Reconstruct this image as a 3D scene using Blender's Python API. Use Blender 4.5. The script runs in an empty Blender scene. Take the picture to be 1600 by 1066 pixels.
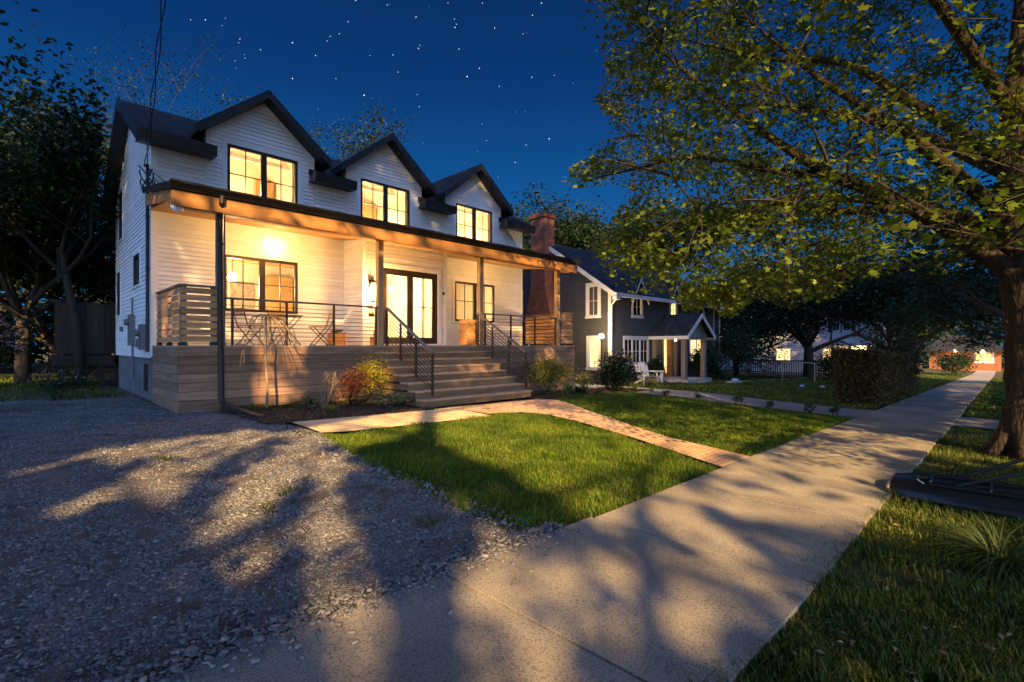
import bpy, math, random
import numpy as np
from mathutils import Vector, Matrix

R = math.radians
sc = bpy.context.scene
col = sc.collection
EYE = 1.45

# ------------------------------------------------------------------ camera
cam_data = bpy.data.cameras.new("camera")
cam = bpy.data.objects.new("camera", cam_data)
col.objects.link(cam)
cam.location = (0, 0, EYE)
cam.rotation_euler = (R(90), 0, R(-45))
cam_data.sensor_width = 36
cam_data.lens = 771 / 1600 * 36
cam_data.shift_y = 7 / 1600
cam_data.clip_start = 0.05
cam_data.clip_end = 4000
sc.camera = cam
sc.cycles.use_denoising = True
sc.cycles.max_bounces = 6
sc.cycles.transparent_max_bounces = 12
sc.cycles.sample_clamp_indirect = 4
sc.view_settings.view_transform = 'Standard'
sc.view_settings.look = 'None'
sc.view_settings.gamma = 1
sc.view_settings.use_curve_mapping = False
sc.view_settings.exposure = 1.7

# ------------------------------------------------------------------ sky and low sun
SUN_EL = R(30)
SUN_AZ = R(35)                     # light travels 35 degrees from +Y towards +X
LD = Vector((math.sin(SUN_AZ) * math.cos(SUN_EL), math.cos(SUN_AZ) * math.cos(SUN_EL), -math.sin(SUN_EL)))
SUN_STRENGTH = 5.0
SUN_COLOR = (1.0, 0.61, 0.225)
SKY_STRENGTH = 0.1
sun_d = bpy.data.lights.new("sun", 'SUN')
sun_d.energy = SUN_STRENGTH
sun_d.angle = R(0.5)
sun_d.color = SUN_COLOR
sun = bpy.data.objects.new("sun", sun_d)
sun.rotation_euler = LD.to_track_quat('-Z', 'Y').to_euler()
col.objects.link(sun)

world = bpy.data.worlds.new("World")
sc.world = world
world.use_nodes = True
wn = world.node_tree
wn.nodes.clear()
def wnode(t, **k):
    n = wn.nodes.new(t)
    for a, b in k.items():
        setattr(n, a, b)
    return n
out = wnode('ShaderNodeOutputWorld')
bg = wnode('ShaderNodeBackground')
bg.inputs[1].default_value = SKY_STRENGTH
sky = wnode('ShaderNodeTexSky', sky_type='NISHITA')
sky.sun_disc = False
sky.sun_elevation = SUN_EL
sky.sun_rotation = math.pi + SUN_AZ
sky.ozone_density = 3.0
tc = wnode('ShaderNodeTexCoord')
sepx = wnode('ShaderNodeSeparateXYZ')
wn.links.new(tc.outputs['Generated'], sepx.inputs[0])
# elevation tint of the darkening sky opposite the set sun
ramp = wnode('ShaderNodeValToRGB')
cr = ramp.color_ramp
cr.elements[0].position = 0.0;  cr.elements[0].color = (0.0024, 0.040, 0.108, 1)
cr.elements[1].position = 0.75; cr.elements[1].color = (0.0002, 0.0022, 0.011, 1)
e = cr.elements.new(0.2); e.color = (0.0008, 0.024, 0.074, 1)
e = cr.elements.new(0.45); e.color = (0.0003, 0.0076, 0.033, 1)
wn.links.new(sepx.outputs['Z'], ramp.inputs[0])
# how far the direction is turned towards the twilight side (behind the street)
dot = wnode('ShaderNodeVectorMath', operation='DOT_PRODUCT')
dot.inputs[1].default_value = (-0.52, -0.62, 0.58)
wn.links.new(tc.outputs['Generated'], dot.inputs[0])
mr = wnode('ShaderNodeMapRange', interpolation_type='SMOOTHSTEP')
mr.inputs['From Min'].default_value = -0.15
mr.inputs['From Max'].default_value = 0.8
wn.links.new(dot.outputs['Value'], mr.inputs['Value'])
tint = wnode('ShaderNodeMix', data_type='RGBA')
wn.links.new(mr.outputs[0], tint.inputs[0])
tint.inputs[6].default_value = (0.006, 0.016, 0.034, 1)
tint.inputs[7].default_value = (.86, 1.08, 1.50, 1)
mul = wnode('ShaderNodeMix', data_type='RGBA', blend_type='MULTIPLY')
mul.inputs[0].default_value = 1
wn.links.new(sky.outputs[0], mul.inputs[6])
wn.links.new(tint.outputs[2], mul.inputs[7])
addn = wnode('ShaderNodeMix', data_type='RGBA', blend_type='ADD')
addn.inputs[0].default_value = 1
sc10 = wnode('ShaderNodeMix', data_type='RGBA', blend_type='MULTIPLY')
sc10.inputs[0].default_value = 1
wn.links.new(ramp.outputs[0], sc10.inputs[6])
sc10.inputs[7].default_value = (13, 13, 13, 1)
wn.links.new(mul.outputs[2], addn.inputs[6])
wn.links.new(sc10.outputs[2], addn.inputs[7])
wn.links.new(addn.outputs[2], bg.inputs[0])
wn.links.new(bg.outputs[0], out.inputs[0])

# ================================================================== helpers
def tag(o, label=None, cat=None, group=None, kind=None):
    if label: o['label'] = label
    if cat: o['category'] = cat
    if group: o['group'] = group
    if kind: o['kind'] = kind
    return o

def empty(name, loc, label=None, cat=None, group=None):
    o = bpy.data.objects.new(name, None)
    o.location = loc
    o.empty_display_size = 0.2
    col.objects.link(o)
    return tag(o, label, cat, group)

def origin_of(p):
    v = Vector((0, 0, 0))
    while p is not None:
        v += p.location
        p = p.parent
    return v

def gz(x, y):
    xx = np.clip(x, -30, 75)
    t = np.clip((np.asarray(y) - 2.6) / 6.4, 0, 1)
    t = t * t * (3 - 2 * t)
    return -.0234 * xx + .2 * t
def gzf(x, y):
    return float(gz(x, y))

def at(px, py, d):
    u = (px - 800) / 771; v = (540 - py) / 771
    return Vector((d * (1 + u) / math.sqrt(2), d * (1 - u) / math.sqrt(2), EYE + v * d))

def project(P):
    P = np.asarray(P)
    d = (P[:, 0] + P[:, 1]) / math.sqrt(2)
    dd = np.where(d > .3, d, .3)
    return 800 + 771 * (P[:, 0] - P[:, 1]) / math.sqrt(2) / dd, 540 - 771 * (P[:, 2] - EYE) / dd, d

def link_mesh(name, me, mats, parent, smooth=False):
    o = bpy.data.objects.new(name, me)
    for m in (mats if isinstance(mats, (list, tuple)) else [mats]):
        me.materials.append(m)
    if parent is not None:
        o.parent = parent
    if smooth:
        me.polygons.foreach_set('use_smooth', np.ones(len(me.polygons), dtype=bool))
    col.objects.link(o)
    return o

def np_mesh(name, V, F, mats, parent=None, smooth=False, counts=None):
    """V (n,3); F flat loop vertex indices with counts per face (int or array)."""
    V = np.asarray(V, dtype=np.float32)
    if parent is not None:
        V = V - np.array(origin_of(parent), dtype=np.float32)
    F = np.asarray(F, dtype=np.int32).ravel()
    me = bpy.data.meshes.new(name)
    me.vertices.add(len(V)); me.vertices.foreach_set('co', V.ravel())
    me.loops.add(len(F)); me.loops.foreach_set('vertex_index', F)
    if np.isscalar(counts):
        counts = np.full(len(F) // counts, counts, dtype=np.int32)
    starts = np.concatenate([[0], np.cumsum(counts)[:-1]]).astype(np.int32)
    me.polygons.add(len(starts)); me.polygons.foreach_set('loop_start', starts)
    me.update(calc_edges=True)
    return link_mesh(name, me, mats, parent, smooth)

class MB:
    def __init__(s):
        s.v = []; s.f = []; s.m = []; s.mi = 0
    def add(s, vs, fs):
        n = len(s.v)
        s.v += [tuple(v) for v in vs]
        s.f += [tuple(i + n for i in f) for f in fs]
        s.m += [s.mi] * len(fs)
    def hexa(s, p):      # 4 bottom (ccw), 4 top
        s.add(p, [(3, 2, 1, 0), (4, 5, 6, 7), (0, 1, 5, 4), (1, 2, 6, 5), (2, 3, 7, 6), (3, 0, 4, 7)])
    def box(s, x0, x1, y0, y1, z0, z1):
        s.hexa([(x0, y0, z0), (x1, y0, z0), (x1, y1, z0), (x0, y1, z0), (x0, y0, z1), (x1, y0, z1), (x1, y1, z1), (x0, y1, z1)])
    def pbox(s, P, a0, a1, z0, z1, o0, o1):
        s.hexa([P(a0, z0, o1), P(a1, z0, o1), P(a1, z0, o0), P(a0, z0, o0), P(a0, z1, o1), P(a1, z1, o1), P(a1, z1, o0), P(a0, z1, o0)])
    def bar(s, p, q, w, h=None, up=(0, 0, 1)):
        h = w if h is None else h
        p = Vector(p); q = Vector(q); d = (q - p).normalized(); up = Vector(up)
        if abs(d.dot(up)) > .99: up = Vector((1, 0, 0))
        a = d.cross(up).normalized() * (w / 2); b = a.cross(d).normalized() * (h / 2)
        s.hexa([p - a - b, p + a - b, p + a + b, p - a + b, q - a - b, q + a - b, q + a + b, q - a + b])
    def quad(s, a, b, c, d): s.add([a, b, c, d], [(0, 1, 2, 3)])
    def poly(s, pts): s.add(pts, [tuple(range(len(pts)))])
    def prism(s, pts, vec):
        n = len(pts); vec = Vector(vec)
        top = [Vector(p) + vec for p in pts]
        s.add(list(pts) + top, [tuple(range(n))[::-1], tuple(range(n, 2 * n))] + [(i, (i + 1) % n, n + (i + 1) % n, n + i) for i in range(n)])
    def tube(s, pts, rad, n=8, cap=True):
        pts = [Vector(p) for p in pts]
        if not hasattr(rad, '__len__'): rad = [rad] * len(pts)
        vs = []; fs = []; prev = None
        for i, p in enumerate(pts):
            d = (pts[min(i + 1, len(pts) - 1)] - pts[max(i - 1, 0)])
            d = d.normalized() if d.length > 1e-9 else Vector((0, 0, 1))
            if prev is None:
                a = d.orthogonal().normalized()
            else:
                a = prev - d * prev.dot(d)
                a = a.normalized() if a.length > 1e-6 else d.orthogonal().normalized()
            prev = a; b = d.cross(a)
            for k in range(n):
                t = 2 * math.pi * k / n
                vs.append(p + (a * math.cos(t) + b * math.sin(t)) * rad[i])
        for i in range(len(pts) - 1):
            for k in range(n):
                k2 = (k + 1) % n
                fs.append((i * n + k, i * n + k2, (i + 1) * n + k2, (i + 1) * n + k))
        if cap:
            fs.append(tuple(range(n))[::-1]); fs.append(tuple(range((len(pts) - 1) * n, len(pts) * n)))
        s.add(vs, fs)
    def lathe(s, c, prof, n=16):
        vs = []; fs = []
        for r, z in prof:
            for k in range(n):
                t = 2 * math.pi * k / n
                vs.append((c[0] + r * math.cos(t), c[1] + r * math.sin(t), c[2] + z))
        for i in range(len(prof) - 1):
            for k in range(n):
                k2 = (k + 1) % n
                fs.append((i * n + k, i * n + k2, (i + 1) * n + k2, (i + 1) * n + k))
        fs.append(tuple(range(n))[::-1]); fs.append(tuple(range((len(prof) - 1) * n, len(prof) * n)))
        s.add(vs, fs)
    def ball(s, c, r, n=10, sz=1.0):
        prof = [(max(r * math.sin(math.pi * i / n), 1e-3), -r * sz * math.cos(math.pi * i / n)) for i in range(n + 1)]
        s.lathe(c, prof, max(8, n + 2))
    def build(s, name, mats, parent=None, smooth=False, bevel=0):
        o = origin_of(parent) if parent is not None else Vector((0, 0, 0))
        me = bpy.data.meshes.new(name)
        me.from_pydata([(v[0] - o[0], v[1] - o[1], v[2] - o[2]) for v in s.v], [], s.f)
        me.polygons.foreach_set('material_index', s.m)
        me.update()
        ob = link_mesh(name, me, mats, parent, smooth)
        if bevel:
            b = ob.modifiers.new('bevel', 'BEVEL'); b.width = bevel; b.segments = 2; b.limit_method = 'ANGLE'
        return ob

def kids(o):
    return [c for c in bpy.data.objects if c.parent == o]
def copy_tree(o, parent=None, chmap=None):
    c = o.copy(); col.objects.link(c)
    c.parent = parent
    for ch in kids(o):
        copy_tree(ch, c)
    return c

# ------------------------------------------------------------------ materials
def mat(name, base, rough=.7, var=.2, scale=4, bump=.0, bscale=40, metallic=0, island=0, stretch=(1, 1, 1), spec=.3, base2=None, detail=6, bdist=.01):
    m = bpy.data.materials.new(name); m.use_nodes = True
    nt = m.node_tree; N = nt.nodes; L = nt.links
    p = N['Principled BSDF']
    p.inputs['Roughness'].default_value = rough
    p.inputs['Metallic'].default_value = metallic
    p.inputs['Specular IOR Level'].default_value = spec
    t = N.new('ShaderNodeTexCoord'); mp = N.new('ShaderNodeMapping')
    mp.inputs['Scale'].default_value = stretch
    L.new(t.outputs['Object'], mp.inputs[0])
    n = N.new('ShaderNodeTexNoise'); n.inputs['Scale'].default_value = scale; n.inputs['Detail'].default_value = detail
    n.inputs['Roughness'].default_value = .62
    L.new(mp.outputs[0], n.inputs['Vector'])
    r = N.new('ShaderNodeValToRGB')
    r.color_ramp.elements[0].position = .3; r.color_ramp.elements[1].position = .7
    lo = base if base2 is not None else tuple(c * (1 - var) for c in base)
    hi = base2 if base2 is not None else tuple(min(c * (1 + var), .95) for c in base)
    r.color_ramp.elements[0].color = (*lo, 1); r.color_ramp.elements[1].color = (*hi, 1)
    L.new(n.outputs[0], r.inputs[0])
    c = r.outputs[0]
    if island:
        g = N.new('ShaderNodeNewGeometry'); mr = N.new('ShaderNodeMapRange')
        mr.inputs['To Min'].default_value = 1 - island; mr.inputs['To Max'].default_value = 1 + island
        L.new(g.outputs['Random Per Island'], mr.inputs['Value'])
        mx = N.new('ShaderNodeMix'); mx.data_type = 'RGBA'; mx.blend_type = 'MULTIPLY'; mx.inputs[0].default_value = 1
        L.new(c, mx.inputs[6]); L.new(mr.outputs[0], mx.inputs[7]); c = mx.outputs[2]
    L.new(c, p.inputs['Base Color'])
    if bump:
        n2 = N.new('ShaderNodeTexNoise'); n2.inputs['Scale'].default_value = bscale; n2.inputs['Detail'].default_value = 5
        L.new(mp.outputs[0], n2.inputs['Vector'])
        b = N.new('ShaderNodeBump'); b.inputs['Strength'].default_value = bump; b.inputs['Distance'].default_value = bdist
        L.new(n2.outputs[0], b.inputs['Height']); L.new(b.outputs[0], p.inputs['Normal'])
    return m

def leafmat(name, cols, rough=.5, trans=.35, spec=.3, patch=0):
    m = bpy.data.materials.new(name); m.use_nodes = True
    nt = m.node_tree; N = nt.nodes; L = nt.links
    p = N['Principled BSDF']; p.inputs['Roughness'].default_value = rough; p.inputs['Specular IOR Level'].default_value = spec
    g = N.new('ShaderNodeNewGeometry'); r = N.new('ShaderNodeValToRGB')
    el = r.color_ramp.elements
    el[0].color = (*cols[0], 1); el[1].color = (*cols[-1], 1)
    for i, c in enumerate(cols[1:-1]):
        e = el.new((i + 1) / (len(cols) - 1)); e.color = (*c, 1)
    L.new(g.outputs['Random Per Island'], r.inputs[0])
    col_out = r.outputs[0]
    if patch:
        t_ = N.new('ShaderNodeTexCoord'); n_ = N.new('ShaderNodeTexNoise'); n_.inputs['Scale'].default_value = patch; n_.inputs['Detail'].default_value = 4
        L.new(t_.outputs['Object'], n_.inputs['Vector'])
        m_ = N.new('ShaderNodeValToRGB'); m_.color_ramp.elements[0].position = .36; m_.color_ramp.elements[1].position = .66
        m_.color_ramp.elements[0].color = (.55, .62, .55, 1); m_.color_ramp.elements[1].color = (1.45, 1.25, 1.1, 1)
        L.new(n_.outputs[0], m_.inputs[0])
        x_ = N.new('ShaderNodeMix'); x_.data_type = 'RGBA'; x_.blend_type = 'MULTIPLY'; x_.inputs[0].default_value = 1
        L.new(r.outputs[0], x_.inputs[6]); L.new(m_.outputs[0], x_.inputs[7]); col_out = x_.outputs[2]
    L.new(col_out, p.inputs['Base Color'])
    if trans:
        t = N.new('ShaderNodeBsdfTranslucent'); mx = N.new('ShaderNodeMixShader'); mx.inputs[0].default_value = trans
        L.new(col_out, t.inputs[0])
        L.new(p.outputs[0], mx.inputs[1]); L.new(t.outputs[0], mx.inputs[2])
        L.new(mx.outputs[0], N['Material Output'].inputs[0])
    return m

def emat(name, color, strength, wave=False):
    m = bpy.data.materials.new(name); m.use_nodes = True
    nt = m.node_tree; N = nt.nodes; L = nt.links
    p = N['Principled BSDF']
    p.inputs['Base Color'].default_value = (*[c * .6 for c in color], 1)
    p.inputs['Emission Color'].default_value = (*color, 1)
    p.inputs['Emission Strength'].default_value = strength
    if wave:      # lit curtain: soft folds and a brighter middle from the lamp behind it
        t = N.new('ShaderNodeTexCoord'); n = N.new('ShaderNodeTexNoise'); mp = N.new('ShaderNodeMapping')
        mp.inputs['Scale'].default_value = (9, 9, .7)
        L.new(t.outputs['Object'], mp.inputs[0]); L.new(mp.outputs[0], n.inputs['Vector'])
        n.inputs['Scale'].default_value = 1.2; n.inputs['Detail'].default_value = 3
        mr = N.new('ShaderNodeMapRange'); mr.inputs['From Min'].default_value = .3; mr.inputs['From Max'].default_value = .7
        mr.inputs['To Min'].default_value = .35 * strength; mr.inputs['To Max'].default_value = 1.25 * strength
        L.new(n.outputs[0], mr.inputs['Value']); L.new(mr.outputs[0], p.inputs['Emission Strength'])
    return m

def glassmat(name='window_glass', gl=.10):
    m = bpy.data.materials.new(name); m.use_nodes = True
    nt = m.node_tree; N = nt.nodes; L = nt.links
    N.remove(N['Principled BSDF'])
    t = N.new('ShaderNodeBsdfTransparent'); g = N.new('ShaderNodeBsdfGlossy'); g.inputs['Roughness'].default_value = .02
    f = N.new('ShaderNodeFresnel'); f.inputs[0].default_value = 1.5
    mx = N.new('ShaderNodeMixShader')
    L.new(f.outputs[0], mx.inputs[0]); L.new(t.outputs[0], mx.inputs[1]); L.new(g.outputs[0], mx.inputs[2])
    L.new(mx.outputs[0], N['Material Output'].inputs[0])
    return m

def brickmat(name, c1, c2, mortar, bw, bh, plane='XY', bump=.5, msize=.012, rough=.85):
    m = bpy.data.materials.new(name); m.use_nodes = True
    nt = m.node_tree; N = nt.nodes; L = nt.links
    p = N['Principled BSDF']; p.inputs['Roughness'].default_value = rough; p.inputs['Specular IOR Level'].default_value = .2
    t = N.new('ShaderNodeTexCoord'); sp = N.new('ShaderNodeSeparateXYZ'); cb = N.new('ShaderNodeCombineXYZ')
    L.new(t.outputs['Object'], sp.inputs[0])
    if plane == 'XY':
        L.new(sp.outputs[0], cb.inputs[0]); L.new(sp.outputs[1], cb.inputs[1])
    else:
        ad = N.new('ShaderNodeMath'); ad.operation = 'ADD'
        L.new(sp.outputs[0], ad.inputs[0]); L.new(sp.outputs[1], ad.inputs[1])
        L.new(ad.outputs[0], cb.inputs[0]); L.new(sp.outputs[2], cb.inputs[1])
    b = N.new('ShaderNodeTexBrick')
    b.inputs['Scale'].default_value = 1
    b.inputs['Brick Width'].default_value = bw; b.inputs['Row Height'].default_value = bh
    b.inputs['Mortar Size'].default_value = msize; b.inputs['Mortar Smooth'].default_value = .3
    b.inputs['Color1'].default_value = (*c1, 1); b.inputs['Color2'].default_value = (*c2, 1); b.inputs['Mortar'].default_value = (*mortar, 1)
    L.new(cb.outputs[0], b.inputs['Vector'])
    n = N.new('ShaderNodeTexNoise'); n.inputs['Scale'].default_value = 3; n.inputs['Detail'].default_value = 8
    L.new(t.outputs['Object'], n.inputs['Vector'])
    mr = N.new('ShaderNodeMapRange'); mr.inputs['To Min'].default_value = .55; mr.inputs['To Max'].default_value = 1.4
    L.new(n.outputs[0], mr.inputs['Value'])
    mx = N.new('ShaderNodeMix'); mx.data_type = 'RGBA'; mx.blend_type = 'MULTIPLY'; mx.inputs[0].default_value = 1
    L.new(b.outputs['Color'], mx.inputs[6]); L.new(mr.outputs[0], mx.inputs[7]); L.new(mx.outputs[2], p.inputs['Base Color'])
    bp = N.new('ShaderNodeBump'); bp.inputs['Strength'].default_value = bump; bp.inputs['Distance'].default_value = .006
    bp.invert = True
    L.new(b.outputs['Fac'], bp.inputs['Height']); L.new(bp.outputs[0], p.inputs['Normal'])
    return m

M = {}
M['siding'] = mat('white_siding', (.76, .77, .78), .55, .07, 1.3, .05, 60, island=.07)
M['trim'] = mat('white_trim', (.78, .78, .77), .5, .04, 3)
M['dark'] = mat('dark_metal_trim', (.022, .021, .023), .45, .25, 3, spec=.4)
M['bronze'] = mat('dark_bronze_frame', (.035, .024, .017), .4, .2, 5, spec=.4)
M['shingle'] = brickmat('dark_asphalt_shingle', (.010, .012, .016), (.030, .033, .040), (.007, .008, .010), .32, .14, 'XY', .6, .012, .9)
M['fascia'] = mat('black_fascia', (.018, .018, .021), .4, .2, 3)
M['cedar'] = mat('cedar_wood', (.33, .145, .045), .6, .35, 2.0, .15, 30, stretch=(.5, 6, 6), base2=(.50, .245, .085))
M['cedar_ceiling'] = mat('cedar_ceiling', (.52, .28, .11), .55, .3, 2.0, .1, 30, stretch=(.5, 8, 8))
M['cedar_screen'] = mat('cedar_screen_wood', (.40, .23, .115), .7, .35, 3, .2, 30, island=.3, stretch=(1, 1, 8))
M['weathered'] = mat('weathered_deck_wood', (.165, .098, .066), .85, .45, 2.2, .35, 26, island=.32, stretch=(.7, .7, 9), base2=(.32, .20, .138))
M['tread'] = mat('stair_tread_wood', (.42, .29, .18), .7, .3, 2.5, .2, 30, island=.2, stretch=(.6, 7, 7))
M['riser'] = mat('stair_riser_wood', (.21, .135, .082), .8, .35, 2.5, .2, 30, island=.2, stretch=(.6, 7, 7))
M['deckfloor'] = mat('deck_floor_wood', (.36, .27, .19), .65, .25, 2, .1, 30, island=.15, stretch=(.6, 7, 7))
M['concrete'] = mat('concrete', (.36, .33, .30), .9, .25, 2.4, .25, 120, detail=10)
M['foundation'] = mat('foundation_concrete', (.13, .14, .155), .9, .25, 2, .2, 50)
M['post'] = mat('grey_brown_post', (.16, .135, .115), .75, .3, 2, .15, 30, stretch=(7, 7, .6))
M['cedar_post'] = mat('honey_post', (.40, .27, .15), .7, .25, 2, .15, 30, stretch=(7, 7, .6))
M['black'] = mat('black_metal', (.012, .012, .013), .4, .2, 6, spec=.4)
M['cable'] = mat('rail_cable', (.07, .06, .055), .4, .1, 6, metallic=.6)
M['glass'] = glassmat()
M['room'] = mat('interior_plaster', (.66, .58, .46), .8, .15, 1.4, base2=(.82, .76, .64))
M['old_deck'] = mat('old_dark_deck_wood', (.028, .023, .020), .9, .35, 2, .2, 30, island=.25, stretch=(6, 6, .6))
M['cabinet'] = mat('interior_wood', (.42, .25, .11), .6, .2, 3, stretch=(1, 1, 6))
M['bulb'] = emat('warm_bulb', (1.0, .72, .36), 14)
M['bulb_soft'] = emat('warm_globe', (1.0, .70, .34), 5)
M['bulb_porch'] = emat('porch_bulb', (1.0, .74, .38), 14)
M['teak'] = mat('teak_slats', (.44, .25, .10), .6, .3, 4, .1, 40, island=.2, stretch=(2, 8, 8))
M['iron'] = mat('brown_iron', (.05, .032, .02), .5, .2, 6)
M['box_wood'] = mat('planter_wood', (.42, .22, .09), .65, .35, 3, .2, 30, island=.25, stretch=(1, 1, 7))
M['soil'] = mat('mulch_soil', (.030, .019, .012), .95, .5, 9, .8, 40, base2=(.085, .052, .030))
M['bark'] = mat('tree_bark', (.018, .014, .011), .95, .5, 4, 1.0, 7, stretch=(3.4, 3.4, .6), base2=(.044, .033, .024), bdist=.10)
M['bark_dark'] = mat('dark_bark', (.045, .036, .030), .9, .4, 5, .4, 14, stretch=(3, 3, .6))
M['twig'] = mat('twig_bark', (.026, .020, .015), .85, .3, 6)
M['pale_twig'] = mat('pale_twig_bark', (.28, .19, .11), .8, .3, 8)
M['maple'] = leafmat('maple_leaf', [(.050, .098, .010), (.108, .162, .018), (.080, .132, .013), (.172, .212, .032)], .45, .42)
M['leaf_dark'] = leafmat('dark_leaf', [(.009, .022, .008), (.016, .036, .012), (.024, .043, .014)], .6, .25)
M['leaf_mid'] = leafmat('mid_leaf', [(.030, .060, .018), (.055, .090, .025), (.075, .105, .030)], .55, .3)
M['leaf_gold'] = leafmat('gold_leaf', [(.30, .25, .025), (.46, .38, .04), (.26, .26, .035)], .5, .3)
M['leaf_red'] = leafmat('barberry_leaf', [(.085, .020, .018), (.14, .035, .028), (.20, .07, .035)], .5, .3)
M['leaf_olive'] = leafmat('olive_leaf', [(.09, .115, .020), (.17, .19, .035), (.25, .25, .055)], .5, .3)
M['leaf_grey'] = leafmat('grey_green_leaf', [(.09, .12, .05), (.16, .18, .07), (.22, .22, .11)], .5, .25)
M['leaf_blade'] = leafmat('strap_leaf', [(.05, .10, .05), (.09, .16, .08), (.13, .20, .09)], .4, .2)
M['hedge'] = leafmat('hedge_leaf', [(.050, .030, .012), (.075, .048, .017), (.045, .050, .014)], .6, .2)
M['pink'] = leafmat('pink_petal', [(.28, .15, .17), (.38, .22, .23), (.24, .14, .18)], .6, .3)
M['cream'] = leafmat('cream_petal', [(.42, .36, .20), (.55, .46, .26), (.34, .28, .14)], .6, .3)
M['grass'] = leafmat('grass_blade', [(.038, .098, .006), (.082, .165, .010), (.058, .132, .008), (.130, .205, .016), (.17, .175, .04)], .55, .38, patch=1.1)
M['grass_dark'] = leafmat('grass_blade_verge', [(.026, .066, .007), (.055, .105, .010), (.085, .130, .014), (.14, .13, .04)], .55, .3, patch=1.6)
M['turf'] = mat('turf_soil', (.028, .036, .010), .95, .4, 4, .5, 30, base2=(.052, .052, .018))
M['gravel_base'] = mat('gravel_base', (.045, .045, .048), .95, .5, 2.5, 1.0, 60, base2=(.17, .145, .125), bdist=.03)
M['stone'] = leafmat('slate_chip', [(.066, .074, .090), (.125, .137, .162), (.205, .20, .20), (.090, .102, .125), (.33, .31, .285)], .75, 0)
M['asphalt'] = mat('asphalt', (.045, .046, .050), .9, .25, 5, .4, 90)
M['drive2'] = mat('grey_driveway', (.16, .165, .18), .9, .2, 4, .3, 70)
M['brickpath'] = brickmat('brick_paver', (.42, .275, .175), (.52, .37, .24), (.20, .14, .10), .20, .10, 'XY', .8, .007)
M['slabpath'] = brickmat('stone_paver', (.56, .43, .25), (.64, .50, .30), (.26, .19, .11), .62, .42, 'XY', .8, .009)
M['brick'] = brickmat('chimney_brick', (.12, .040, .026), (.18, .066, .042), (.11, .08, .062), .21, .072, 'V', .6, .010)
M['dim_pane'] = mat('dim_curtained_pane', (.055, .050, .046), .3, .5, 3, stretch=(6, 6, .6))
M['navy'] = mat('navy_siding', (.045, .047, .054), .6, .1, 2, .05, 40, island=.06)
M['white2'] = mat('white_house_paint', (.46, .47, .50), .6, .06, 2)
M['goal'] = mat('faded_goal_paint', (.30, .30, .22), .6, .15, 5)
M['adirondack'] = mat('white_chair_paint', (.40, .40, .42), .55, .05, 4)
M['plastic'] = mat('black_plastic', (.010, .010, .012), .30, .3, 3, .2, 30, spec=.6)
M['curtain'] = emat('lit_curtain', (1.0, .66, .28), .62, True)
M['curtain_dim'] = emat('dim_curtain', (.9, .7, .5), .022, True)
M['dark_pane'] = mat('dark_window_pane', (.012, .015, .022), .08, .2, 2, spec=.6)
M['far_glow'] = emat('far_lit_window', (1.0, .58, .18), .32, True)
M['star'] = emat('star_light', (.75, .86, 1.0), .42)
M['star_dim'] = emat('faint_star_light', (.50, .70, 1.0), .06)
M['blue_sign'] = mat('blue_card', (.05, .20, .42), .5, .1, 5)
M['meter'] = mat('meter_grey', (.13, .15, .155), .5, .15, 5)
M['pot_clay'] = mat('dark_pot', (.05, .04, .035), .6, .2, 5)
M['red_rail'] = mat('red_rail_paint', (.085, .025, .018), .7, .2, 5)
M['orange_wall'] = mat('orange_clapboard', (.26, .10, .035), .7, .2, 3)

def siding(mb, P, poly, holes=(), bh=.104, lap=.020):
    """lap boards over a convex polygon of (along, height) with rectangular openings (a0, a1, z0, z1)."""
    zmin = min(p[1] for p in poly); zmax = max(p[1] for p in poly)
    def span(z):
        z = min(max(z, zmin + 1e-5), zmax - 1e-5); xs = []
        if any(abs(p[1] - z) < 1e-6 for p in poly): z += 1e-5
        for i in range(len(poly)):
            (a, b), (c, d) = poly[i], poly[(i + 1) % len(poly)]
            if (b - z) * (d - z) < 0: xs.append(a + (c - a) * (z - b) / (d - b))
        return (min(xs), max(xs)) if len(xs) >= 2 else None
    z = zmin
    cuts = sorted({p[1] for p in poly} | {h[2] for h in holes} | {h[3] for h in holes})
    while z < zmax - 1e-4:
        zt = min(z + bh, zmax)
        lv = [z] + [c for c in cuts if z + 1e-4 < c < zt - 1e-4] + [zt]
        for s0, s1 in zip(lv, lv[1:]):
            A = span(s0); B = span(s1)
            if not A or not B: continue
            segs = [(A[0], A[1], B[0], B[1])]
            mid = (s0 + s1) / 2
            for h in holes:
                if h[2] < mid < h[3]:
                    ns = []
                    for (l0, r0, l1, r1) in segs:
                        if h[1] <= min(l0, l1) or h[0] >= max(r0, r1): ns.append((l0, r0, l1, r1)); continue
                        if h[0] > max(l0, l1): ns.append((l0, h[0], l1, h[0]))
                        if h[1] < min(r0, r1): ns.append((h[1], r0, h[1], r1))
                    segs = ns
            o0 = lap * (1 - (s0 - z) / bh); o1 = lap * (1 - (s1 - z) / bh)
            for l0, r0, l1, r1 in segs:
                mb.quad(P(l0, s0, o0), P(r0, s0, o0), P(r1, s1, o1), P(l1, s1, o1))
                if s0 == z: mb.quad(P(l0, s0, -.01), P(r0, s0, -.01), P(r0, s0, o0), P(l0, s0, o0))
        z = zt

def YP(Y): return lambda a, z, o: (a, Y - o, z)          # wall facing the street
def XP(X): return lambda a, z, o: (X - o, a, z)          # wall facing the camera's side street

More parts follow.
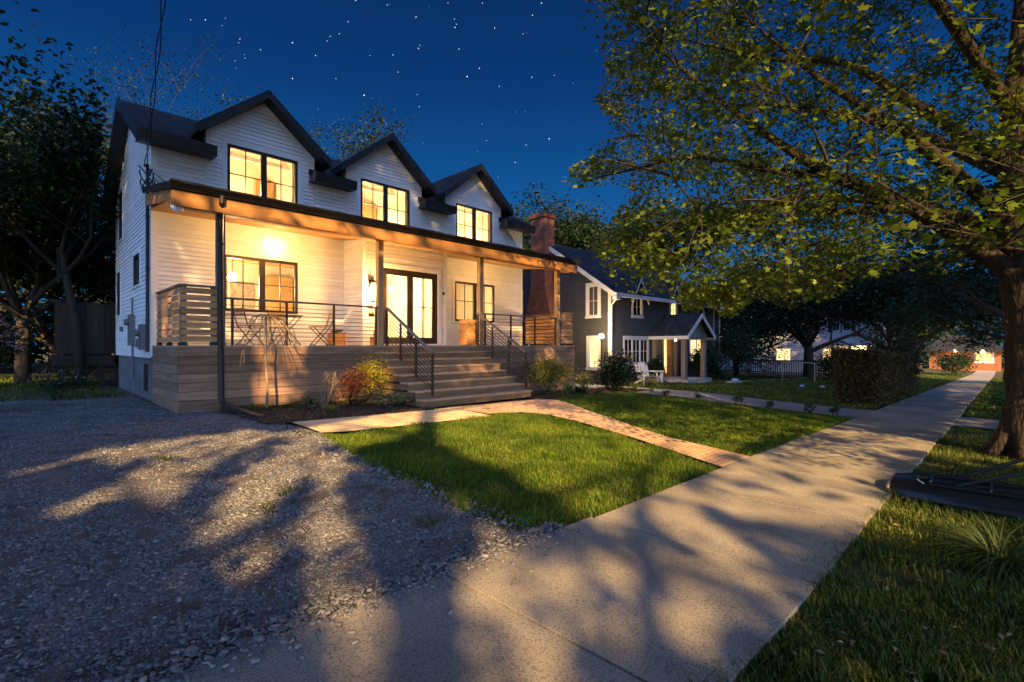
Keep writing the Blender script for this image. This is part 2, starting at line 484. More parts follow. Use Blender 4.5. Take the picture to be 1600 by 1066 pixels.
def window(parent, P, a0, a1, z0, z1, leaves=2, muntv=1, munth=(.5,), frame='bronze', casing='trim', cw=.10, pane='glass', fw=.072, name='window', sill=True):
    f = MB()
    f.pbox(P, a0, a1, z1 - fw, z1, -.06, .012); f.pbox(P, a0, a1, z0, z0 + fw, -.06, .012)
    f.pbox(P, a0, a0 + fw, z0 + fw, z1 - fw, -.06, .012); f.pbox(P, a1 - fw, a1, z0 + fw, z1 - fw, -.06, .012)
    lw = (a1 - a0) / leaves
    for k in range(1, leaves):
        f.pbox(P, a0 + k * lw - fw, a0 + k * lw + fw, z0 + fw, z1 - fw, -.058, .010)
    for k in range(leaves):
        l0 = a0 + k * lw + fw; l1 = a0 + (k + 1) * lw - fw
        for j in range(1, muntv + 1):
            x = l0 + (l1 - l0) * j / (muntv + 1)
            f.pbox(P, x - .011, x + .011, z0 + fw, z1 - fw, -.035, -.008)
        for t in munth:
            zz = z0 + fw + (z1 - z0 - 2 * fw) * t
            f.pbox(P, l0, l1, zz - .011, zz + .011, -.034, -.007)
    w = f.build(name, M[frame], parent)
    c = MB()
    if cw:
        c.pbox(P, a0 - cw, a1 + cw, z1, z1 + cw * 1.15, -.02, .030)
        c.pbox(P, a0 - cw, a0, z0, z1, -.02, .028); c.pbox(P, a1, a1 + cw, z0, z1, -.02, .028)
        if sill: c.pbox(P, a0 - cw * 1.2, a1 + cw * 1.2, z0 - cw * .8, z0, -.02, .05)
        c.build('casing', M[casing], w)
    g = MB()
    g.quad(P(a0 + .02, z0 + .02, -.022), P(a1 - .02, z0 + .02, -.022), P(a1 - .02, z1 - .02, -.022), P(a0 + .02, z1 - .02, -.022))
    g.build('pane', M[pane], w)
    return w

def point_light(name, loc, W, color=(1, .68, .34), r=.08, parent=None):
    d = bpy.data.lights.new(name, 'POINT'); d.energy = W; d.color = color; d.shadow_soft_size = r
    o = bpy.data.objects.new(name, d); o.location = Vector(loc) - (origin_of(parent) if parent else Vector())
    if parent: o.parent = parent
    col.objects.link(o)
    return o

# ------------------------------------------------------------------ foliage helpers
SHAPES = {
    'maple': np.array([(0, -.5, 0), (.42, -.30, .05), (.30, .02, 0), (.52, .22, .06), (.16, .24, 0), (0, .62, .02), (-.16, .24, 0), (-.52, .22, .06), (-.30, .02, 0), (-.42, -.30, .05)]),
    'oval': np.array([(0, -.5, 0), (.26, -.12, .07), (.22, .2, .05), (0, .55, 0), (-.22, .2, .05), (-.26, -.12, .07)]),
    'rhomb': np.array([(0, -.5, 0), (.30, 0, .06), (0, .5, 0), (-.30, 0, .06)]),
}
def leaf_frames(rng, n, flat=.5):
    nrm = rng.normal(size=(n, 3)); nrm[:, 2] = np.abs(nrm[:, 2]) + flat * 2
    nrm /= np.linalg.norm(nrm, axis=1)[:, None]
    a = rng.normal(size=(n, 3)); a -= nrm * (a * nrm).sum(1)[:, None]; a /= np.linalg.norm(a, axis=1)[:, None]
    return a, np.cross(nrm, a), nrm
def leaves(name, C, size, m, parent, rng, shape='oval', flat=.5):
    C = np.asarray(C, dtype=np.float64); n = len(C)
    S = SHAPES[shape]; k = len(S)
    a, b, c = leaf_frames(rng, n, flat)
    sz = size * rng.uniform(.55, 1.35, n); curl = rng.uniform(.3, 4.5, n)
    V = C[:, None, :] + sz[:, None, None] * (S[None, :, 0:1] * a[:, None, :] + S[None, :, 1:2] * b[:, None, :] + S[None, :, 2:3] * c[:, None, :] * curl[:, None, None])
    return np_mesh(name, V.reshape(-1, 3), np.arange(n * k), m, parent, False, k)

def clumps(rng, n, c, r, k=14, spread=.33, zmin=None):
    """n points in k uneven clumps filling an ellipsoid of radii r about c."""
    d = rng.normal(size=(k, 3)); d /= np.linalg.norm(d, axis=1)[:, None]
    cc = d * rng.uniform(.35, .82, (k, 1))
    cs = rng.uniform(.6, 1.3, k)
    i = rng.choice(k, n, p=cs ** 2 / (cs ** 2).sum())
    p = cc[i] + rng.normal(size=(n, 3)) * spread * cs[i][:, None] * .75
    p = np.array(c) + p * np.array(r)
    if zmin is not None: p = p[p[:, 2] > zmin]
    return p

def shrub(name, loc, r, n, m, label, cat='shrub', size=.06, rng=None, shape='oval', k=16, stems=9, group=None, stem_m='twig', h0=.15, extra=None):
    x, y = loc; z = gzf(x, y)
    root = empty(name, (x, y, z), label, cat, group)
    pts = clumps(rng, n, (x, y, z + h0 + r[2]), r, k, zmin=z + .03)
    leaves('foliage', pts, size, M[m], root, rng, shape)
    mb = MB()
    for i in range(stems):
        q = pts[rng.integers(len(pts))]
        a = Vector((x + rng.normal() * .06, y + rng.normal() * .06, z - .05)); b = Vector(q)
        mid = a.lerp(b, .5) + Vector((rng.normal() * .05, rng.normal() * .05, .06))
        mb.tube([a, mid, b], [.012, .009, .004], 5)
    mb.build('stem', M[stem_m], root)
    if extra:
        em, en, es = extra
        d = rng.normal(size=(en, 3)); d /= np.linalg.norm(d, axis=1)[:, None]; d[:, 2] = np.abs(d[:, 2]) * 1.0 - .15
        leaves('blossom', np.array((x, y, z + h0 + r[2])) + d * np.array(r) * rng.uniform(.8, 1.08, (en, 1)), es, M[em], root, rng, 'oval')
    return root

def grow(rng, p, d, L, r, lvl, tubes, tips, spread=.6, kids=(4, 3, 3), up=.15):
    n = 4
    pts = [Vector(p)]; rad = [r]; d = Vector(d).normalized()
    for i in range(n):
        d = (d + Vector((rng.normal() * .16, rng.normal() * .16, rng.normal() * .10 + up * .18))).normalized()
        pts.append(pts[-1] + d * (L / n)); rad.append(r * (1 - .62 * (i + 1) / n))
    tubes.append((pts, rad, lvl))
    if lvl >= len(kids):
        tips.extend(pts[1:]); return
    for k in range(kids[lvl]):
        t = rng.uniform(.35, 1.0) if k else 1.0
        i = min(int(t * n), n - 1); q = pts[i].lerp(pts[i + 1], t * n - i if t < 1 else 1)
        ax = Vector((rng.normal(), rng.normal(), rng.normal() * .6 + up)).normalized()
        nd = (d * (1 - spread * .6) + ax * spread).normalized()
        grow(rng, q, nd, L * rng.uniform(.58, .8), r * .5 * (1 - .4 * t) + .004, lvl + 1, tubes, tips, spread, kids, up)

def tree(name, loc, h, crown_r, nleaf, m, label, seed, size=.16, trunk_r=.18, kids=(5, 4, 3), spread=.62, z_crown=.35, bare=False, group=None, lean=(0, 0), bark='bark_dark', cat='tree', zbase=None, xmax=None):
    rng = np.random.default_rng(seed)
    x, y = loc; z = gzf(x, y) if zbase is None else zbase
    root = empty(name, (x, y, z), label, cat, group)
    tubes = []; tips = []
    hz = h * z_crown
    base = [Vector((x, y, z - .15)), Vector((x + lean[0] * .3, y + lean[1] * .3, z + hz * .5)), Vector((x + lean[0], y + lean[1], z + hz))]
    tubes.append((base, [trunk_r * 1.25, trunk_r, trunk_r * .85], 0))
    nl = 6
    for k in range(nl):
        t = 2 * math.pi * (k + rng.uniform(-.3, .3)) / nl
        el = rng.uniform(.35, 1.25) if k else 1.5
        d = (math.cos(t) * math.cos(el), math.sin(t) * math.cos(el), math.sin(el))
        Lr = (crown_r * math.cos(el) + (h - hz) * .5 * math.sin(el)) * .62
        grow(rng, base[2] - Vector((0, 0, rng.uniform(0, hz * .25))), d, Lr, trunk_r * .55, 1, tubes, tips, spread, kids, .2)
    mb = MB()
    for pts, rad, lvl in tubes:
        mb.tube(pts, rad, 8 if lvl == 0 else 6 if lvl < 2 else 4, cap=lvl == 0)
    mb.build('trunk', M[bark], root, True)
    T = np.array([tuple(t) for t in tips])
    if nleaf:
        C = T[rng.integers(len(T), size=nleaf)] + rng.normal(size=(nleaf, 3)) * np.array((.34, .34, .22)) * (crown_r / 3.2)
        C = C[C[:, 2] > z + .8]
        if xmax is not None: C = C[C[:, 0] < xmax]
        leaves('crown', C, size, M[m], root, rng, 'oval', .3)
    return root

# ================================================================== the ground
def sheet(name, xs, ys, m, dz=0.0, zf=None, kind='structure', label=None, noise=0.0, seed=1):
    rng = np.random.default_rng(seed)
    X, Y = np.meshgrid(xs, ys)
    Z = (gz(X, Y) if zf is None else zf(X, Y)) + dz + (rng.normal(size=X.shape) * noise if noise else 0)
    V = np.stack([X, Y, Z], -1).reshape(-1, 3)
    nx, ny = len(xs), len(ys)
    i = (np.arange(ny - 1)[:, None] * nx + np.arange(nx - 1)[None, :]).ravel()
    F = np.stack([i, i + 1, i + nx + 1, i + nx], -1)
    o = np_mesh(name, V, F, m, None, True, 4)
    return tag(o, label, None, None, kind)

def loft(name, L, Rr, m, dz, nsub=6, thick=0.0, label=None):
    """sheet between two edge polylines of the same length that follows the ground."""
    V = []; F = []
    n = len(L)
    for (a, b) in zip(L, Rr):
        for k in range(nsub + 1):
            t = k / nsub; x = a[0] + (b[0] - a[0]) * t; y = a[1] + (b[1] - a[1]) * t
            V.append((x, y, gzf(x, y) + dz))
    w = nsub + 1
    for i in range(n - 1):
        for k in range(nsub):
            F.append((i * w + k, i * w + k + 1, (i + 1) * w + k + 1, (i + 1) * w + k))
    o = np_mesh(name, V, np.array(F), m, None, True, 4)
    return tag(o, label, None, None, 'structure')

def ground_z(X, Y):
    return gz(X, Y) - .03 - np.where((Y < -2.1) & (Y > -9.5), .14, 0)
gx = np.unique(np.concatenate([[-900, -400, -200, -90, -50], np.arange(-30, 90, 2.0), [110, 160, 240, 400, 900]]))
gy = np.unique(np.concatenate([[-900, -400, -200, -90, -40, -20, -9.55, -9.45, -2.15, -2.05, -1], np.arange(0, 14, .8), [16, 20, 30, 45, 80, 160, 400, 900]]))
sheet('ground', gx, gy, M['turf'], 0, ground_z, label='dark turf ground reaching the horizon')
road_z = lambda X, Y: gz(X, Y) - .155
sheet('road', gx[2:-2], np.array([-9.4, -6, -2.2]), M['asphalt'], 0, road_z, label='asphalt street behind the verge')
kb = MB()
for i in range(-30, 80, 2):
    kb.hexa([(i, -2.2, gzf(i, 0) - .2), (i + 1.99, -2.2, gzf(i + 2, 0) - .2), (i + 1.99, -2.06, gzf(i + 2, 0) - .2), (i, -2.06, gzf(i, 0) - .2),
             (i, -2.2, gzf(i, 0) - .01), (i + 1.99, -2.2, gzf(i + 2, 0) - .01), (i + 1.99, -2.06, gzf(i + 2, 0) - .01), (i, -2.06, gzf(i, 0) - .01)])
tag(kb.build('kerb', M['concrete']), 'concrete kerb along the street', None, None, 'structure')

SW0, SW1 = .86, 2.59          # sidewalk edges
rs = np.random.default_rng(5)
def slab_mat():
    m = mat('sidewalk_concrete', (.165, .155, .140), .9, .3, .9, .35, 160, detail=12, base2=(.335, .312, .275))
    nt = m.node_tree; N = nt.nodes; L = nt.links; p = N['Principled BSDF']
    src = p.inputs['Base Color'].links[0].from_socket
    t = N.new('ShaderNodeTexCoord')
    for sc_, th, k in ((75, .40, .55), (190, .42, .6)):          # fine aggregate and pits
        v = N.new('ShaderNodeTexNoise'); v.inputs['Scale'].default_value = sc_; v.inputs['Detail'].default_value = 3
        L.new(t.outputs['Object'], v.inputs['Vector'])
        mr = N.new('ShaderNodeMapRange'); mr.inputs['From Min'].default_value = th - .06; mr.inputs['From Max'].default_value = th + .10
        mr.inputs['To Min'].default_value = k; mr.inputs['To Max'].default_value = 1.06
        L.new(v.outputs[0], mr.inputs['Value'])
        mx = N.new('ShaderNodeMix'); mx.data_type = 'RGBA'; mx.blend_type = 'MULTIPLY'; mx.inputs[0].default_value = 1
        L.new(src, mx.inputs[6]); L.new(mr.outputs[0], mx.inputs[7]); src = mx.outputs[2]
    ns = N.new('ShaderNodeTexNoise'); ns.inputs['Scale'].default_value = 2.2; ns.inputs['Detail'].default_value = 5
    L.new(t.outputs['Object'], ns.inputs['Vector'])
    ad = N.new('ShaderNodeMix'); ad.data_type = 'RGBA'; ad.blend_type = 'LINEAR_LIGHT'; ad.inputs[0].default_value = .35
    L.new(t.outputs['Object'], ad.inputs[6]); L.new(ns.outputs['Color'], ad.inputs[7])
    vo = N.new('ShaderNodeTexVoronoi'); vo.feature = 'DISTANCE_TO_EDGE'; vo.inputs['Scale'].default_value = .21
    L.new(ad.outputs[2], vo.inputs['Vector'])
    mr = N.new('ShaderNodeMapRange'); mr.inputs['From Min'].default_value = .0; mr.inputs['From Max'].default_value = .0013
    mr.inputs['To Min'].default_value = .5; mr.inputs['To Max'].default_value = 1.0
    L.new(vo.outputs['Distance'], mr.inputs['Value'])
    mx = N.new('ShaderNodeMix'); mx.data_type = 'RGBA'; mx.blend_type = 'MULTIPLY'; mx.inputs[0].default_value = 1
    L.new(src, mx.inputs[6]); L.new(mr.outputs[0], mx.inputs[7]); src = mx.outputs[2]
    L.new(src, p.inputs['Base Color'])
    return m
M['slab'] = slab_mat()
sw = MB()
xj = -8.0
joints = [xj + 1.65 * i + .05 for i in range(60)]
for x0, x1 in zip(joints, joints[1:]):
    x0 += .010; x1 -= .010
    jz = rs.normal() * .004
    zz = [gzf(x0, 1) + .025 + jz, gzf(x1, 1) + .025 + jz + rs.normal() * .003]
    j = rs.normal(size=4) * .012
    sw.hexa([(x0, SW0 + j[0], zz[0] - .12), (x1, SW0 + j[1], zz[1] - .12), (x1, SW1 + j[2], zz[1] - .12), (x0, SW1 + j[3], zz[0] - .12),
             (x0, SW0 + j[0], zz[0]), (x1, SW0 + j[1], zz[1]), (x1, SW1 + j[2], zz[1]), (x0, SW1 + j[3], zz[0])])
tag(sw.build('sidewalk', M['slab'], None, False, .004), 'concrete slab sidewalk running along the street', None, None, 'structure')
sheet('sidewalk_bed', np.arange(-8, 90, 2.0), np.array([SW0 + .03, SW1 - .03]), M['soil'], -.012, label='dark soil in the joints of the sidewalk')

# gravel drive: uneven sheet with thousands of slate chips
sheet('gravel_driveway', np.arange(-7, 3.0, .12), np.arange(2.62, 20, .12), M['gravel_base'], .0, noise=.006, label='grey gravel driveway beside the white house')

# walk: paved strip from the drive to the steps, then the brick walk to the sidewalk
loft('paved_path', [(3.3 + .35 * i, 7.45 - (.12 if i else 0)) for i in range(11)], [(3.3 + .35 * i, 8.62 + .02 * i) for i in range(11)], M['slabpath'], .018, label='pale stone paved strip along the flower bed')
walkL = [(6.83, 8.86), (6.9, 7.62), (7.7, 7.40), (7.98, 6.9), (7.85, 6.0), (7.4, 4.5), (6.95, 3.5), (6.48, 2.61)]
walkR = [(10.0, 9.08), (10.35, 8.75), (10.1, 8.1), (9.75, 7.55), (9.35, 6.9), (8.65, 5.5), (8.0, 4.2), (7.5, 2.61)]
loft('brick_walk', walkL, walkR, M['brickpath'], .019, 8, label='brick front walk curving from the steps to the sidewalk')
sheet('neighbour_driveway', np.arange(14.7, 17.7, .6), np.arange(2.6, 13.5, .8), M['drive2'], .012, label='grey driveway of the neighbouring house')
sheet('driveway_apron', np.arange(14.7, 17.7, .6), np.array([-2.05, -1, 0, .85]), M['drive2'], .012, label='paved driveway apron crossing the verge')
# mulch beds
sheet('mulch_bed', np.arange(2.9, 6.5, .1), np.arange(8.66, 11.3, .1), M['soil'], .015, noise=.012, seed=3, label='dark mulch bed in front of the deck')
sheet('mulch_border', np.arange(10.1, 16.5, .15), np.arange(9.05, 11.2, .12), M['soil'], .015, noise=.012, seed=4, label='mulch border right of the steps')

# ------------------------------------------------------------------ grass
def inside(P, poly):
    x, y = P[:, 0], P[:, 1]; r = np.zeros(len(P), bool); n = len(poly)
    for i in range(n):
        (a, b), (c, d) = poly[i], poly[(i + 1) % n]
        if b == d: continue
        r ^= ((b > y) != (d > y)) & (x < (c - a) * (y - b) / (d - b) + a)
    return r
def blades(name, P, h, w, m, label, rng, z0=0.0, patch=True):
    n = len(P)
    Z = gz(P[:, 0], P[:, 1]) + z0 - .02
    ang = rng.uniform(0, 2 * math.pi, n); dirx = np.stack([np.cos(ang), np.sin(ang), np.zeros(n)], -1)
    side = np.stack([-np.sin(ang), np.cos(ang), np.zeros(n)], -1)
    f = .72 + .30 * np.sin(P[:, 0] * 2.1 + np.sin(P[:, 1] * 1.7) * 1.5) * np.sin(P[:, 1] * 1.9 + P[:, 0]) + .25 * np.sin(P[:, 0] * 6.3 + 1) * np.sin(P[:, 1] * 7.1)
    hh = h * rng.uniform(.5, 1.3, n) * (f if patch else 1)
    lean = rng.uniform(.15, 1.0, n) * hh
    B = np.stack([P[:, 0], P[:, 1], Z], -1); ww = w * rng.uniform(.7, 1.4, n)
    mid = B + dirx * (lean * .35)[:, None]; mid[:, 2] += hh * .62
    tip = B + dirx * lean[:, None]; tip[:, 2] += hh
    s = side * ww[:, None]
    V = np.stack([B - s, B + s, mid + s * .75, mid - s * .75, tip], 1).reshape(-1, 3)
    i = np.arange(n)[:, None] * 5
    F = np.concatenate([i + np.array([[0, 1, 2, 3]]), i + np.array([[3, 2, 4]])], 1).ravel()
    counts = np.tile(np.array([4, 3], dtype=np.int32), n)
    o = np_mesh(name, V, F, m, None, False, counts)
    return tag(o, label, 'grass', None, 'stuff')
def scatter(rng, n, x0, x1, y0, y1, poly=None, near=None):
    P = np.stack([rng.uniform(x0, x1, n), rng.uniform(y0, y1, n)], -1)
    if poly is not None: P = P[inside(P, poly)]
    if near:
        d = np.hypot(P[:, 0], P[:, 1]); P = P[rng.uniform(size=len(P)) < np.clip((near / np.maximum(d, .5)) ** 1.6, 0, 1)]
    return P
rg = np.random.default_rng(11)
lawnA = [(2.78, 2.62), (2.92, 4.6), (3.05, 6.3), (3.25, 7.33), (6.85, 7.40), (7.66, 7.30), (7.86, 6.85), (7.75, 6.0), (7.3, 4.5), (6.85, 3.5), (6.42, 2.62)]
P = scatter(rg, 95000, 2.6, 8.1, 2.6, 7.5, lawnA)
ed = rg.normal(size=P.shape) * .03
blades('lawn_grass', P + ed, .085, .0042, M['grass'], 'lush green front lawn between gravel drive and brick walk', rg)
lawnB = [(7.56, 2.62), (8.1, 4.2), (8.75, 5.5), (9.45, 6.9), (9.85, 7.55), (10.2, 8.1), (10.5, 8.8), (11.0, 9.15), (13.2, 9.2), (14.2, 8.6), (14.5, 6), (14.55, 2.62)]
P = scatter(rg, 120000, 7.5, 14.6, 2.6, 9.3, lawnB)
blades('lawn_grass', P + rg.normal(size=P.shape) * .03, .095, .0058, M['grass'], 'green lawn right of the brick walk up to the driveway', rg)
P = scatter(rg, 330000, .4, 14.6, -2.0, SW0 - .01, None, 3.2)
bare = (np.sin(P[:, 0] * 2.3 + 1.3) * np.sin(P[:, 1] * 3.1 + P[:, 0] * .7) + .5 * np.sin(P[:, 0] * 7.1) * np.sin(P[:, 1] * 8.3)) > .72
P = P[~bare | (rg.uniform(size=len(P)) < .25)]
P[:, 1] += np.where(P[:, 1] > SW0 - .14, np.abs(rg.normal(size=len(P))) * .05 * (1 + np.sin(P[:, 0] * 5.1) * np.sin(P[:, 0] * 2.3)), 0)
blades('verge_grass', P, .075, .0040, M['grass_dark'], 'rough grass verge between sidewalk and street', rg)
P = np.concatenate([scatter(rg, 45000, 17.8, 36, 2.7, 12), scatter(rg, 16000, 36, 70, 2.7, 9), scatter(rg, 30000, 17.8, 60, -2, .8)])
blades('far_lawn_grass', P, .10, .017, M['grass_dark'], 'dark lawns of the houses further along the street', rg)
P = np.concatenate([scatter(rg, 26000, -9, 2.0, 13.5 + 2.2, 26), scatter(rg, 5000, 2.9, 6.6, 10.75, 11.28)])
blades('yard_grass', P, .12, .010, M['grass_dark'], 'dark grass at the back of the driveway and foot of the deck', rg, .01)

# ------------------------------------------------------------------ gravel stones
def stones(name, P, size, m, label, rng, z0=.0):
    n = len(P)
    base = np.array([(-1, -.6), (.2, -1), (1, -.3), (.7, .7), (-.4, 1)])
    k = 5
    a = rng.uniform(0, 2 * math.pi, n); ca, sa = np.cos(a), np.sin(a)
    jit = base[None] * rng.uniform(.65, 1.25, (n, k, 1)) + rng.normal(size=(n, k, 2)) * .12
    s = size * np.clip(rng.lognormal(0, .38, n), .4, 2.6)
    jit[:, :, 1] *= rng.uniform(.4, .9, n)[:, None]
    x = (jit[:, :, 0] * ca[:, None] - jit[:, :, 1] * sa[:, None]) * s[:, None]
    y = (jit[:, :, 0] * sa[:, None] + jit[:, :, 1] * ca[:, None]) * s[:, None]
    tx, ty = rng.normal(size=n) * .32, rng.normal(size=n) * .32
    th = s * rng.uniform(.16, .48, n)
    Z = gz(P[:, 0], P[:, 1]) + z0
    zt = Z[:, None] + th[:, None] + x * tx[:, None] + y * ty[:, None]
    top = np.stack([P[:, 0:1] + x * .88, P[:, 1:2] + y * .88, zt], -1)
    bot = np.stack([P[:, 0:1] + x, P[:, 1:2] + y, zt - th[:, None] * 1.3], -1)
    V = np.concatenate([top, bot], 1).reshape(-1, 3)
    i = (np.arange(n) * 10)[:, None]
    F = [i + np.arange(5)[None]]
    for j in range(5):
        j2 = (j + 1) % 5
        F.append(i + np.array([[j2, j, 5 + j, 5 + j2]]))
    F = np.concatenate(F, 1).ravel()
    counts = np.tile(np.array([5, 4, 4, 4, 4, 4], dtype=np.int32), n)
    return tag(np_mesh(name, V, F, m, None, False, counts), label, 'gravel', None, 'stuff')
rgv = np.random.default_rng(21)
gpoly = [(-1.5, 2.55), (0.4, 2.46), (1.2, 2.56), (2.2, 2.50), (2.8, 2.68), (2.96, 4.6), (3.1, 6.3), (3.32, 7.4), (3.2, 8.6), (2.75, 9.6), (2.7, 11.2), (2.1, 11.3), (2.05, 13.8), (2.05, 15.9), (-4, 15.9)]
P = scatter(rgv, 620000, -2, 3.4, 2.45, 16, gpoly, 3.8)
gq = np.sin(P[:, 0] * 3.1 + np.sin(P[:, 1] * 2.2) * 1.4) * np.sin(P[:, 1] * 2.7 + .6) + .4 * np.sin(P[:, 0] * 9.1 + P[:, 1] * 6.3)
P = P[(gq < .45) | (rgv.uniform(size=len(P)) < .42)]
stones('gravel', P, .0088, M['stone'], 'loose blue grey slate chips covering the driveway', rgv)
P = scatter(rgv, 5000, -.2, 3.2, 2.1, 2.75)
P = P[rgv.uniform(size=len(P)) < np.exp(-np.clip(2.58 - P[:, 1], 0, 9) / .09)]
stones('stray_gravel', P, .012, M['stone'], 'stray gravel chips spilling onto the sidewalk edge', rgv, .026)
P = np.stack([rgv.uniform(2.7, 3.1, 900), rgv.uniform(2.6, 7.2, 900)], -1)
stones('edge_gravel', P, .014, M['stone'], 'gravel chips strewn along the lawn edge', rgv, .01)
P = np.concatenate([scatter(rgv, 5200, 2.9, 6.45, 8.66, 11.2), scatter(rgv, 4200, 10.2, 16.3, 9.05, 10.8)])
o = stones('mulch', P, .022, M['soil'], 'shredded bark mulch in the beds', rgv, .02)
P = scatter(rgv, 420, .6, 7.5, -1.6, .8)
leaves('fallen_leaves', np.column_stack([P, gz(P[:, 0], P[:, 1]) + .03]), .035, leafmat('dead_leaf', [(.12, .07, .04), (.22, .15, .09), (.30, .22, .15)], .8, 0), None, rgv, 'oval', 2.0)
tag(bpy.data.objects['fallen_leaves'], 'dry fallen leaves lying in the verge grass', 'leaves', None, 'stuff')

# ================================================================== the white farmhouse
HX0, HX1, HY, HYB = 2.15, 14.3, 13.75, 19.6
DZ = 1.45                                 # deck height
DC = (4.55, 8.15, 11.80)                  # dormer centres
house = empty('farmhouse', (HX0, HY, gzf(HX0, HY)), 'white clapboard farmhouse with three lit gable dormers and a cedar front porch', 'house')
P0 = YP(HY)
# foundation and deck-side base
mb = MB(); mb.box(HX0 + .06, HX1 - .06, HY + .06, HYB - .06, -.5, 1.16)
mb.build('foundation', M['foundation'], house)
mb = MB(); P = XP(HX0 + .06)
mb.pbox(P, 14.6, 15.1, .35, 1.0, -.02, .02)
mb.build('basement_window', M['dark'], house)
# front wall
upw = [(c - .87, c + .87, 5.06, 6.50) for c in DC]
low = [(3.60, 5.42, 2.31, 3.72), (10.88, 12.79, 2.31, 3.73)]
mb = MB()
door_hole = (6.95, 9.5, 1.5, 4.25)
siding(mb, P0, [(HX0, 1.2), (HX1, 1.2), (HX1, 6.02), (HX0, 6.02)], [(c - 1.33, c + 1.33, 5.02, 6.1) for c in DC] + low + [door_hole])
mb.build('wall', M['siding'], house)
# gable side wall towards the drive
Pl = XP(HX0)
lw_holes = [(18.1, 18.9, 4.55, 6.0), (15.25, 16.25, 2.98, 3.78), (18.55, 19.3, 2.35, 3.65)]
mb = MB()
RZ, RY = 7.98, 16.6
siding(mb, Pl, [(HY, 1.16), (HYB, 1.16), (HYB, 5.85), (RY, 7.78), (HY, 6.15)], lw_holes)
mb.build('wall', M['siding'], house)
mb = MB()
siding(mb, lambda a, z, o: (HX1 + o, a, z), [(HY, 1.16), (HYB, 1.16), (HYB, 5.85), (RY, 7.78), (HY, 6.15)])
siding(mb, lambda a, z, o: (a, HYB + o, z), [(HX0, 1.16), (HX1, 1.16), (HX1, 5.85), (HX0, 5.85)], bh=.2)
mb.build('wall', M['siding'], house)
mb = MB()   # corner boards
mb.box(HX0 - .02, HX0 + .10, HY - .022, HY + .10, 1.2, 6.0)
mb.build('corner_board', M['trim'], house)
mb = MB(); mb.box(HX1 - .10, HX1 + .02, HY - .022, HY + .10, 1.2, 6.0)
mb.build('corner_board', M['trim'], house)
for (a0, a1, z0, z1) in low:
    window(house, P0, a0, a1, z0, z1, 2, 1, (.52,))
for (a0, a1, z0, z1), h in zip(lw_holes, (.5, .5, .5)):
    window(house, Pl, a0, a1, z0, z1, 1, 0, (h,) if a0 > 18 else (), 'dark', 'trim' if a0 < 17 else 'trim', .07 if a0 < 17 else .03, pane='dark_pane')
# projecting entrance bay
BX0, BX1, BY = 6.757, 9.63, 12.6
mb = MB(); Pb = YP(BY)
siding(mb, Pb, [(BX0, DZ + .01), (BX1, DZ + .01), (BX1, 4.75), (BX0, 4.75)], [(7.32, 9.28, DZ + .05, 3.68)])
siding(mb, XP(BX0), [(BY, DZ + .01), (HY, DZ + .01), (HY, 4.75), (BY, 4.75)])
siding(mb, lambda a, z, o: (BX1 + o, a, z), [(BY, DZ + .01), (HY, DZ + .01), (HY, 4.75), (BY, 4.75)])
mb.box(BX0 - .02, BX0 + .07, BY - .022, BY + .07, DZ, 4.7); mb.box(BX1 - .07, BX1 + .02, BY - .022, BY + .07, DZ, 4.7)
mb.build('entrance_bay', M['siding'], house)
# patio door
dr = MB()
for a0, a1 in ((7.32, 7.40), (9.20, 9.28)): dr.pbox(Pb, a0, a1, DZ + .05, 3.68, -.07, .014)
dr.pbox(Pb, 7.40, 9.20, 3.60, 3.68, -.07, .014); dr.pbox(Pb, 7.40, 9.20, DZ + .05, DZ + .10, -.07, .02)
door = dr.build('patio_door', M['bronze'], house)
for k, (a0, a1) in enumerate(((7.40, 8.30), (8.30, 9.20))):
    d = MB()
    s = .10
    d.pbox(Pb, a0 + .002, a0 + s, DZ + .10, 3.60, -.05, .002 - .006 * k); d.pbox(Pb, a1 - s, a1 - .002, DZ + .10, 3.60, -.05, .002 - .006 * k)
    d.pbox(Pb, a0 + s, a1 - s, 3.60 - s, 3.60, -.05, .0); d.pbox(Pb, a0 + s, a1 - s, DZ + .10, DZ + .24, -.05, .0)
    if k:
        d.pbox(Pb, a0 + s, a1 - s, 2.60, 2.622, -.034, -.012); d.pbox(Pb, (a0 + a1) / 2 - .009, (a0 + a1) / 2 + .009, DZ + .24, 3.50, -.033, -.013)
    d.build('door_leaf', M['bronze'], door)
    g = MB(); g.quad(Pb(a0 + s, DZ + .24, -.02), Pb(a1 - s, DZ + .24, -.02), Pb(a1 - s, 3.5, -.02), Pb(a0 + s, 3.5, -.02)); g.build('pane', M['glass'], door)
hd = MB(); hd.pbox(Pb, 8.325, 8.355, 2.38, 2.72, .0, .05); hd.build('handle', M['black'], door)
cs = MB()
cs.pbox(Pb, 7.20, 7.32, DZ + .02, 3.68, -.02, .03); cs.pbox(Pb, 9.28, 9.40, DZ + .02, 3.68, -.02, .03); cs.pbox(Pb, 7.20, 9.40, 3.68, 3.82, -.02, .034)
cs.build('casing', M['trim'], door)
mb = MB(); mb.pbox(Pb, 9.42 + .06, 9.42 + .13, 3.05, 3.14, 0, .03); mb.build('doorbell', M['dark'], house)

